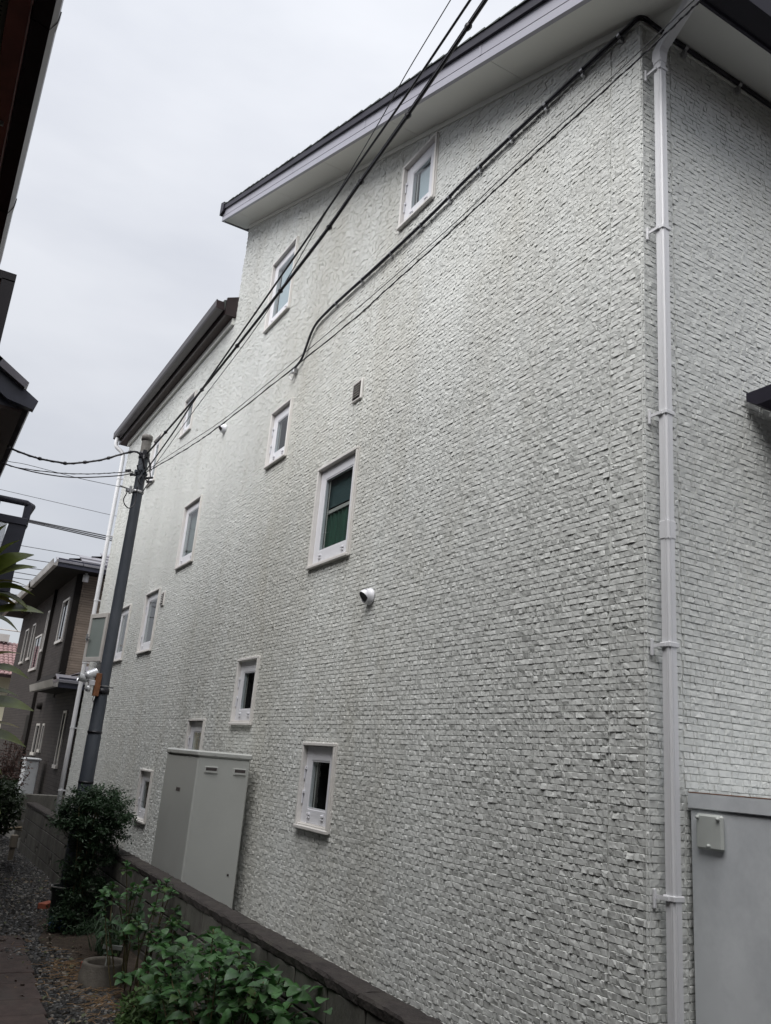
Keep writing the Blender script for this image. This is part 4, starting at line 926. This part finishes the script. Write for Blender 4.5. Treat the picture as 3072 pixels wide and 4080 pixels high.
link('pot_body', MB().lathe([(.085,0),(.10,.28),(.115,.31),(.118,.345),(.108,.345),(.10,.29),(0,.27)], (1.845,9.42,G), 28), 'pot', pot, True)
link('rim', MB().lathe([(.116,.340),(.121,.340),(.121,.352),(.110,.352)], (1.845,9.42,G), 28), 'far_trim', pot, True)
pp = thing('potted_plant', 'pale leaved small plant leaning out above the dark green pot', 'plant')
rr = random.Random(17); lm2 = leaf_mesh('leaf', .11, .06, .2, .4, 0, 6, 'leaf_h2')
for i in range(12): o = link('leaf', lm2, None, pp); o.matrix_local = orient(Vector((1.86+rr.uniform(-.05,.05),9.42+rr.uniform(-.05,.05),-1.36+rr.uniform(0,.22))), rr.uniform(0,6.28), rr.uniform(-.2,.6), rr.uniform(-.4,.4), rr.uniform(.7,1.1))
link('stem', MB().tube([(1.86,9.42,G+.27),(1.86,9.42,-1.15)], .006, 5), 'stem', pp)
hs = MB(); P = []
for i in range(110): a = i*.28; rad = .13+.012*math.sin(i*.37); P.append((1.84+rad*math.cos(a), 9.10+rad*math.sin(a), G+.02+.0009*i+.006*math.sin(i)))
tag(link('garden_hose', hs.tube(P, .0085, 7), 'hose', None, True), 'coiled pale blue garden hose on the ground below the dark pot', 'hose')
ps = thing('wooden_post', 'short weathered wooden post with a square cap standing in the gravel', 'post')
link('shaft', MB().bbox(1.875,1.945,13.86,13.93,G-.1,-1.58,.005), 'post', ps)
link('cap', MB().bbox(1.86,1.96,13.845,13.945,-1.58,-1.40,.012), 'post', ps)
tag(link('fallen_branch', MB().tube(smooth_path([(1.0,13.4,-1.42),(1.3,13.45,-1.36),(1.62,13.5,-1.33),(1.8,13.5,-1.28),(1.93,13.5,-1.262)],5), [.03-.0007*i for i in range(21)], 7).tube([(1.80,13.5,-1.283),(1.94,13.52,-1.30)], [.012,.007], 5), 'bark', None, True), 'pale bare branch end resting above the wooden post at the left', 'branch')
# litter: straw and dead leaves
V = []; F = []; rr = random.Random(44); sm_ = MB()
for i in range(420):
    if rr.random() < .5: x, y = rr.gauss(1.75,.12), rr.gauss(6.55,.25)
    elif rr.random() < .5: x, y = rr.gauss(1.58,.1), rr.gauss(7.4,.3)
    else: x, y = rr.uniform(1.3,2.15), rr.uniform(5.3,8.5)
    if x > 2.17: continue
    a = rr.uniform(0,3.14) if rr.random() < .5 else rr.gauss(.3,.3); l_ = rr.uniform(.04,.16); z = G+.02+rr.uniform(0,.015)
    sm_.tube([(x,y,z),(x+l_*.5*math.cos(a)+.005,y+l_*.5*math.sin(a),z+.006),(x+l_*math.cos(a),y+l_*math.sin(a),z)], rr.uniform(.0012,.0026), 4)
so_ = link('dry_straw', sm_, 'straw'); so_['kind'] = 'stuff'
dl = MB()
for i in range(700):
    x, y = rr.uniform(1.15,2.16), 5.2+7*rr.random()**1.4; s = rr.uniform(.012,.03); M = orient(Vector((x,y,G+.022+rr.uniform(0,.015))), rr.uniform(0,6.28), rr.gauss(0,.3), rr.gauss(0,.4), s*2)
    dl.add([tuple(M@Vector(q)) for q in ((0,0,0),(.5,-.3,.1),(1,0,0),(.5,.3,.12))], [(0,1,2),(0,2,3)])
do = link('fallen_leaves', dl.mesh('fallen_leaves'), gravmat('mixed_dead_leaves', [(.13,.09,.06),(.08,.06,.04),(.20,.17,.13),(.09,.10,.05)], .7)); do['kind'] = 'stuff'
# soil strip along the wall foot
sp = MB(); n = 60
for j in range(n+1):
    y = 3.0+j*.11; sp.v += [(1.62+.05*math.sin(j*.7),y,G+.0),(1.85,y,G+.035+.008*math.sin(j)),(2.198,y,G+.07)]
sp.f += [(3*j+q,3*j+q+1,3*j+3+q+1,3*j+3+q) for j in range(n) for q in (0,1)]
so2 = link('soil_bed', sp, 'soil'); so2['kind'] = 'structure'

# ---------------------------------------------------------------- neighbouring houses on the left
nh = thing('brown_eave_house', 'near neighbouring house whose dark brown eave fills the upper left edge', 'house')
ez = 2.80
link('wall', MB().box(-5, -.75, -7, 5.2, G, ez).box(-5, -.9, -7, 5.2, ez+.01, 5.0), 'dark_wall', nh)  # second box: unseen upper storey added to darken the alley
link('added_upper_roof', MB().prism([(-.45,5.0),(-.45,5.12),(-3,6.0),(-5.4,5.12),(-5.4,5.0)], 'Y', -7.4, 5.6), 'grey_tile', nh)  # roof of the added storey, out of view, blocks light too
link('soffit', MB().box(-.75, -.215, -5, 5.28, ez-.02, ez), 'perf', nh)
link('fascia', MB().box(-.212, -.135, -5, 5.29, ez-.05, ez+.14), 'red_metal', nh)
gq = MB().prism([(-.13,ez+.02),(-.12,ez-.045),(-.05,ez-.06),(-.03,ez-.01),(-.026,ez+.05),(-.036,ez+.05),(-.042,ez),(-.06,ez-.045),(-.11,ez-.03),(-.122,ez+.02)], 'Y', -5, 5.30)
for y in (1.5, 3.1, 4.55): gq.prism([(-.133,ez+.02),(-.123,ez-.049),(-.05,ez-.064),(-.026,ez-.01),(-.022,ez+.05),(-.04,ez+.045),(-.05,ez-.04),(-.11,ez-.02)], 'Y', y, y+.05)
link('gutter', gq, 'gutter_b', nh)
link('roof', MB().prism([(-.05,ez+.12),(-.9,ez+.5),(-.9,ez+.58),(-.05,ez+.2)], 'Y', -5, 5.28), 'grey_tile', nh)
for y in (2.2, 2.9, 3.8): link('bracket', MB().box(-.214,-.150,y,y+.012,ez-.07,ez-.05), 'steel', nh)
bay = link('side_bay', MB().box(-1.6, .055, 5.33, 6.6, 2.0, 2.74), 'red_metal', nh); bay['label'] = 'red brown metal bay beyond the eave'
link('bay_edge', MB().box(.0, .078, 5.315, 5.329, 1.9, 2.75).box(-1.7,.078,5.315,6.65,2.741,2.80).box(.056,.076,5.33,6.6,1.9,2.74), 'gutter_b', bay)
link('edge_bead', MB().box(-.006,-.002,5.310,5.314,1.9,2.62), 'fascia', bay)

rb_ = thing('added_rear_house', 'unseen plain brown house added behind the camera to shade the front wall', 'house')  # unseen house, added to cut the sky light on the front wall
link('wall', MB().box(.8, 12, -12, -3.6, G, 3.6), 'dark_wall', rb_)
link('roof', MB().prism([(-3.0,3.6),(-12.6,3.6),(-12.6,3.7),(-7.8,5.6),(-3.0,3.7)], 'X', .3, 12.5), 'grey_tile', rb_)
n2 = thing('tiled_gable_house', 'dark neighbouring house with a tiled gable corner jutting in at the left', 'house')
link('soffit', MB().box(-2.5, .43, 8.06, 12.5, 2.88, 2.91), 'brown_soffit', n2)
link('wall', MB().box(-3, -.05, 8.5, 12.4, G, 2.88).box(-5,-.55,6.7,12.4,G,5.5), 'dark_wall', n2)  # second box is an unseen taller mass added to shade the far wall
fp = [(.52,2.90),(.54,3.0),(-1.5,4.30),(-1.5,4.05),(.0,3.0),(-.2,2.93)]
link('verge_board', MB().prism([(.52,2.905),(.545,3.0),(-1.6,4.36),(-1.6,4.15),(.28,2.95)], 'Y', 7.97, 8.05), 'navy', n2)
link('gable_wall', MB().prism([(.40,2.91),(.28,2.955),(-1.6,4.15),(-3.4,2.91)], 'Y', 8.06, 8.10), 'navy', n2)
for i in range(8):
    a = .40-i*.26; z = 3.075+i*.165; link('verge_tile', MB().prism([(a,z),(a+.03,z+.055),(a-.27,z+.245),(a-.29,z+.17)], 'Y', 7.90, 8.3), 'grey_tile', n2)
link('roof', MB().prism([(.50,3.0),(-1.6,4.33),(-1.6,4.40),(.52,3.05)], 'Y', 8.06, 12.6), 'grey_tile', n2)

n3 = thing('balcony_house', 'grey neighbouring building with a railed balcony jutting in at the left edge', 'house')
link('wall', MB().box(-4, -.3, 12.65, 18, G, 2.2).box(-5,-.4,12.66,20,2.21,5.6), 'dark_wall', n3)  # upper box: out of view, added to keep light off the far wall
by = 9.95
bal = link('balcony', MB().bbox(-.3, .83, by+.03, 12.6, 1.30, 1.50, .01).bbox(-.3,.86,by-.02,12.65,1.33,1.36,.004), 'navy', n3)
link('corner_post', MB().prism([(.58,1.49),(.80,1.49),(.845,2.27),(.66,2.27)], 'Y', by, by+.06), 'navy', bal)
link('top_rail', MB().tube([(-.4,by+.02,2.515),(.80,by+.02,2.515),(.865,by+.07,2.50),(.865,12.6,2.50)], .036, 10), 'navy', bal, True)
link('middle_rail', MB().bbox(-.4, .84, by-.02, by+.06, 2.25, 2.335, .006).bbox(.80,.86,by+.06,12.6,2.25,2.335,.006), 'navy', bal)
link('rail_post', MB().box(.50,.525,by+.01,by+.03,2.33,2.49).box(.78,.86,by+.01,by+.05,2.33,2.50), 'navy', bal)
link('side_panel', MB().box(.80,.825,by+.07,12.6,1.5,2.26), 'navy', bal)
def meshmat():
    m = material('perforated_balcony_metal', (.36,.37,.40), .5, .05, 4); t = m.node_tree; b = t.nodes['Principled BSDF']; n = t.nodes.new; l = t.links.new
    g = n('ShaderNodeTexCoord'); s2 = n('ShaderNodeSeparateXYZ'); l(g.outputs['Object'], s2.inputs[0]); vals = []
    for o in ('X','Z'):
        a = n('ShaderNodeMath'); a.operation = 'MULTIPLY'; a.inputs[1].default_value = 1/.016*6.283; l(s2.outputs[o], a.inputs[0]); c = n('ShaderNodeMath'); c.operation = 'SINE'; l(a.outputs[0], c.inputs[0]); vals.append(c.outputs[0])
    mu = n('ShaderNodeMath'); mu.operation = 'MULTIPLY'; l(vals[0], mu.inputs[0]); l(vals[1], mu.inputs[1]); gt_ = n('ShaderNodeMath'); gt_.operation = 'GREATER_THAN'; gt_.inputs[1].default_value = .1; l(mu.outputs[0], gt_.inputs[0])
    tr = n('ShaderNodeBsdfTransparent'); ms = n('ShaderNodeMixShader'); o = [x for x in t.nodes if x.type == 'OUTPUT_MATERIAL'][0]
    l(gt_.outputs[0], ms.inputs[0]); l(b.outputs[0], ms.inputs[1]); l(tr.outputs[0], ms.inputs[2]); l(ms.outputs[0], o.inputs['Surface']); return m
link('mesh_panel', MB().box(-.3,.64,by+.02,by+.024,1.5,2.26), meshmat(), bal)

# ---------------------------------------------------------------- brown house beyond
bh = thing('brown_sided_house', 'two storey brown lap sided house beyond the end of the block wall', 'house')
hx, hy0, hy1 = 3.2, 21.35, 31.5
link('wall', MB().add([(hx,hy0,1.0),(hx,hy1,1.0),(hx,hy1,4.02),(hx,hy0,4.02),(hx,hy1,G),(hx,18.5,G),(hx,18.5,1.0)], [(0,3,2,1),(6,1,4,5)]).add([(hx,hy1,G),(12,hy1,G),(12,hy1,4),(hx,hy1,4)],[(0,1,2,3)]), 'lap_dark', bh)['label'] = 'dark brown side wall'
link('wall', MB().box(hx+.001, 12, hy0, hy0+.1, .9, 4.02), 'lap_tan', bh)['label'] = 'tan upper end wall'
link('wall', MB().box(hx+.001, 12, 18.5, 18.6, G, 1.0), 'lap_dark', bh)['label'] = 'ground floor end wall'
link('corner_trim', MB().box(hx-.02, hx+.14, hy0-.02, hy0+.0, .9, 4.0).box(hx-.02, hx-.001, hy0, hy0+.16, .9, 4.0), 'far_brown', bh)
link('downpipe', MB().box(hx-.08, hx-.002, 24.3, 24.42, -1.6, 3.98), 'far_brown', bh)
def bwin(y0, y1, z0, z1, sash=True):
    w_ = link('window', MB().box(hx-.03,hx+.0,y0,y0+.05,z0,z1).box(hx-.03,hx,y1-.05,y1,z0,z1).box(hx-.03,hx,y0+.05,y1-.05,z1-.05,z1).box(hx-.05,hx,y0-.02,y1+.02,z0-.04,z0+.03), 'far_trim', bh)
    if sash: link('sash', MB().box(hx-.02,hx-.002,(y0+y1)/2-.03,(y0+y1)/2+.03,z0+.03,z1-.05), 'far_brown', w_)
    link('pane', MB().box(hx-.008,hx-.003,y0+.05,y1-.05,z0+.03,z1-.05), BG, w_)
    return w_
BG = bpy.data.materials.new('dark_reflecting_glass'); BG.use_nodes = True
_b = BG.node_tree.nodes['Principled BSDF']; _b.inputs['Base Color'].default_value = (.02,.022,.028,1); _b.inputs['Roughness'].default_value = .04; _b.inputs['IOR'].default_value = 1.55
for (a,b,c,d,s_) in ((21.8,22.75,2.3,3.38,1),(24.88,25.2,2.28,3.4,0),(25.55,26.85,1.82,2.8,1),(27.45,28.05,2.22,3.3,1),(28.95,29.7,2.2,3.28,1),(19.15,19.55,-.58,.57,0),(22.56,23.15,-.42,.30,1),(21.80,22.15,-.33,.30,0)): bwin(a,b,c,d,bool(s_))
link('door', MB().box(hx-.03,hx+.0,24.45,25.3,G+.1,.52), 'far_brown', bh)
link('vent_cap', MB().lathe([(.0,-.13),(.07,-.12),(.09,-.05),(.09,0)], (hx-.0,23.07,.73), 14, 'X'), 'far_brown', bh, True)
# its roofs
def hip(x0, x1, y0, y1, z, rise, gut, rows, name):
    link('soffit', MB().box(x0, x1, y0, y1, z-.02, z), 'far_brown', bh)
    link('fascia', MB().box(x0+.0, x1, y0-.02, y0, z-.03, z+.17), 'navy', bh)
    g = MB().prism([(x0-.10,z+.0),(x0-.09,z-.03),(x0-.002,z-.03),(x0-.002,z+.13),(x0-.02,z+.13),(x0-.03,z+.02),(x0-.09,z+.02),(x0-.11,z+.12),(x0-.125,z+.12)], 'Y', y0-.06, y1)
    link('gutter', g, 'far_gutter', bh)
    r = link('roof', MB().add([(x0,y0,z+.05),(x1,y0,z+.05),(x1,y1,z+.05),(x0,y1,z+.05),(x0+rise/.45,y0+rise/.45,z+.05+rise),(x1,y0+rise/.45,z+.05+rise),(x1,y1,z+.05+rise),(x0+rise/.45,y1,z+.05+rise)], [(0,1,5,4),(0,4,7,3),(4,5,6,7)]), 'far_roof', bh)
    for i in range(rows):
        d0 = i*.30; e = .36
        zz = z+.07+d0*.45
        V = []
        # front facing course, stepped
        xl = x0+d0-.03; yl = y0+d0-.05
        tl = MB()
        for j in range(12):
            xa = xl+j*.62+(0.31 if i%2 else 0); xb_ = min(xa+.60, x1)
            if xa > x1-.1: break
            xa = max(xa, xl)
            tl.add([(xa,yl,zz),(xb_,yl,zz),(xb_,yl+e,zz+e*.45+.0),(xa,yl+e,zz+e*.45),(xa,yl,zz+.05),(xb_,yl,zz+.05),(xb_,yl+e,zz+e*.45+.015),(xa,yl+e,zz+e*.45+.015)], [(0,1,5,4),(4,5,6,7),(1,2,6,5),(3,0,4,7)])
        link('roof_tiles', tl, 'far_roof', r)['kind'] = 'stuff'
        tl2 = MB()
        tl2.add([(xl,yl,zz),(xl,y1,zz),(xl+e,y1,zz+e*.45),(xl+e,yl+e,zz+e*.45),(xl,yl,zz+.05),(xl,y1,zz+.05),(xl+e,y1,zz+e*.45+.015),(xl+e,yl+e,zz+e*.45+.015)], [(0,4,5,1),(4,7,6,5)])
        link('roof_tiles', tl2, 'far_roof', r)['kind'] = 'stuff'
hip(2.60, 12, 20.75, 31.8, 3.92, 1.9, True, 8, 'up')
link('joint_strap', MB().prism([(2.46,3.90),(2.49,3.87),(2.62,3.87),(2.62,4.06),(2.46,4.06)], 'Y', 24.6, 24.66), 'far_brown', bh)
hip(2.72, 12, 18.05, 21.3, 1.00, 1.0, True, 4, 'low')
link('flashing', MB().prism([(2.75,1.14),(2.85,1.14),(3.15,1.42),(3.05,1.42)], 'Y', 20.0, 22.6), 'far_brown', bh)
link('eave_spot', MB().lathe([(0,-.22),(.07,-.21),(.07,-.05),(.03,-.03),(.03,0)], (3.35,21.1,3.90), 12), 'pipe', bh, True)
ub = tag(link('utility_box', MB().bbox(2.75,3.05,20.6,21.1,G,-.52,.02).bbox(2.72,3.08,20.57,21.13,-.52,-.48,.01), 'cabinet'), 'grey upright box beside the side wall of the brown house', 'box')
# red tiled house far behind
rh = thing('red_roofed_house', 'far cream house with a dusty red tiled roof at the left edge', 'house')
link('wall', MB().box(-6, 4.2, 37.2, 44, G, 2.35), 'cream', rh)
rt = link('roof', MB().add([(-6,36.4,2.2),(4.6,36.4,2.2),(4.6,44,2.2),(-6,44,2.2),(-5,39.6,3.72),(4.1,39.6,3.72)], [(0,1,5,4),(1,2,5),(2,3,4,5)]), 'red_tile', rh)
V = []; F = []
for i in range(12):
    for j in range(64):
        x = 4.55-j*.17; y = 36.35+i*.27; z = 2.22+i*.128
        if x > 4.6-i*.04: continue
        k = len(V)
        for q in range(5): a = math.pi*q/4; V.append((x-.085*math.cos(a),y,z+.05*math.sin(a))); V.append((x-.085*math.cos(a),y+.29,z+.105+.05*math.sin(a)))
        F += [(k+2*q,k+2*q+1,k+2*q+3,k+2*q+2) for q in range(4)]+[(k,k+2,k+4,k+6,k+8)]
m = bpy.data.meshes.new('roof_tiles'); m.from_pydata(V, [], F); o = link('roof_tiles', m, 'red_tile', rt); o['kind'] = 'stuff'
link('gutter', MB().box(-6,4.65,36.25,36.36,2.10,2.2), 'gutter_b', rh)
link('railing', MB().tube([(-5,39.3,4.25),(4.2,39.3,4.25)], .03, 5).tube([(2.9,39.3,3.7),(2.9,39.3,4.3)], .03, 5).box(3.2,3.6,39.2,39.5,3.74,4.05), 'far_trim', rh)
for z in (1.55, 1.4, 1.25): link('siding_rail', MB().box(-6,4.2,37.16,37.199,z,z+.03), 'far_trim', rh)

# ---------------------------------------------------------------- render
S.render.engine = 'CYCLES'
S.cycles.max_bounces = 6
S.render.resolution_x, S.render.resolution_y = 771, 1024
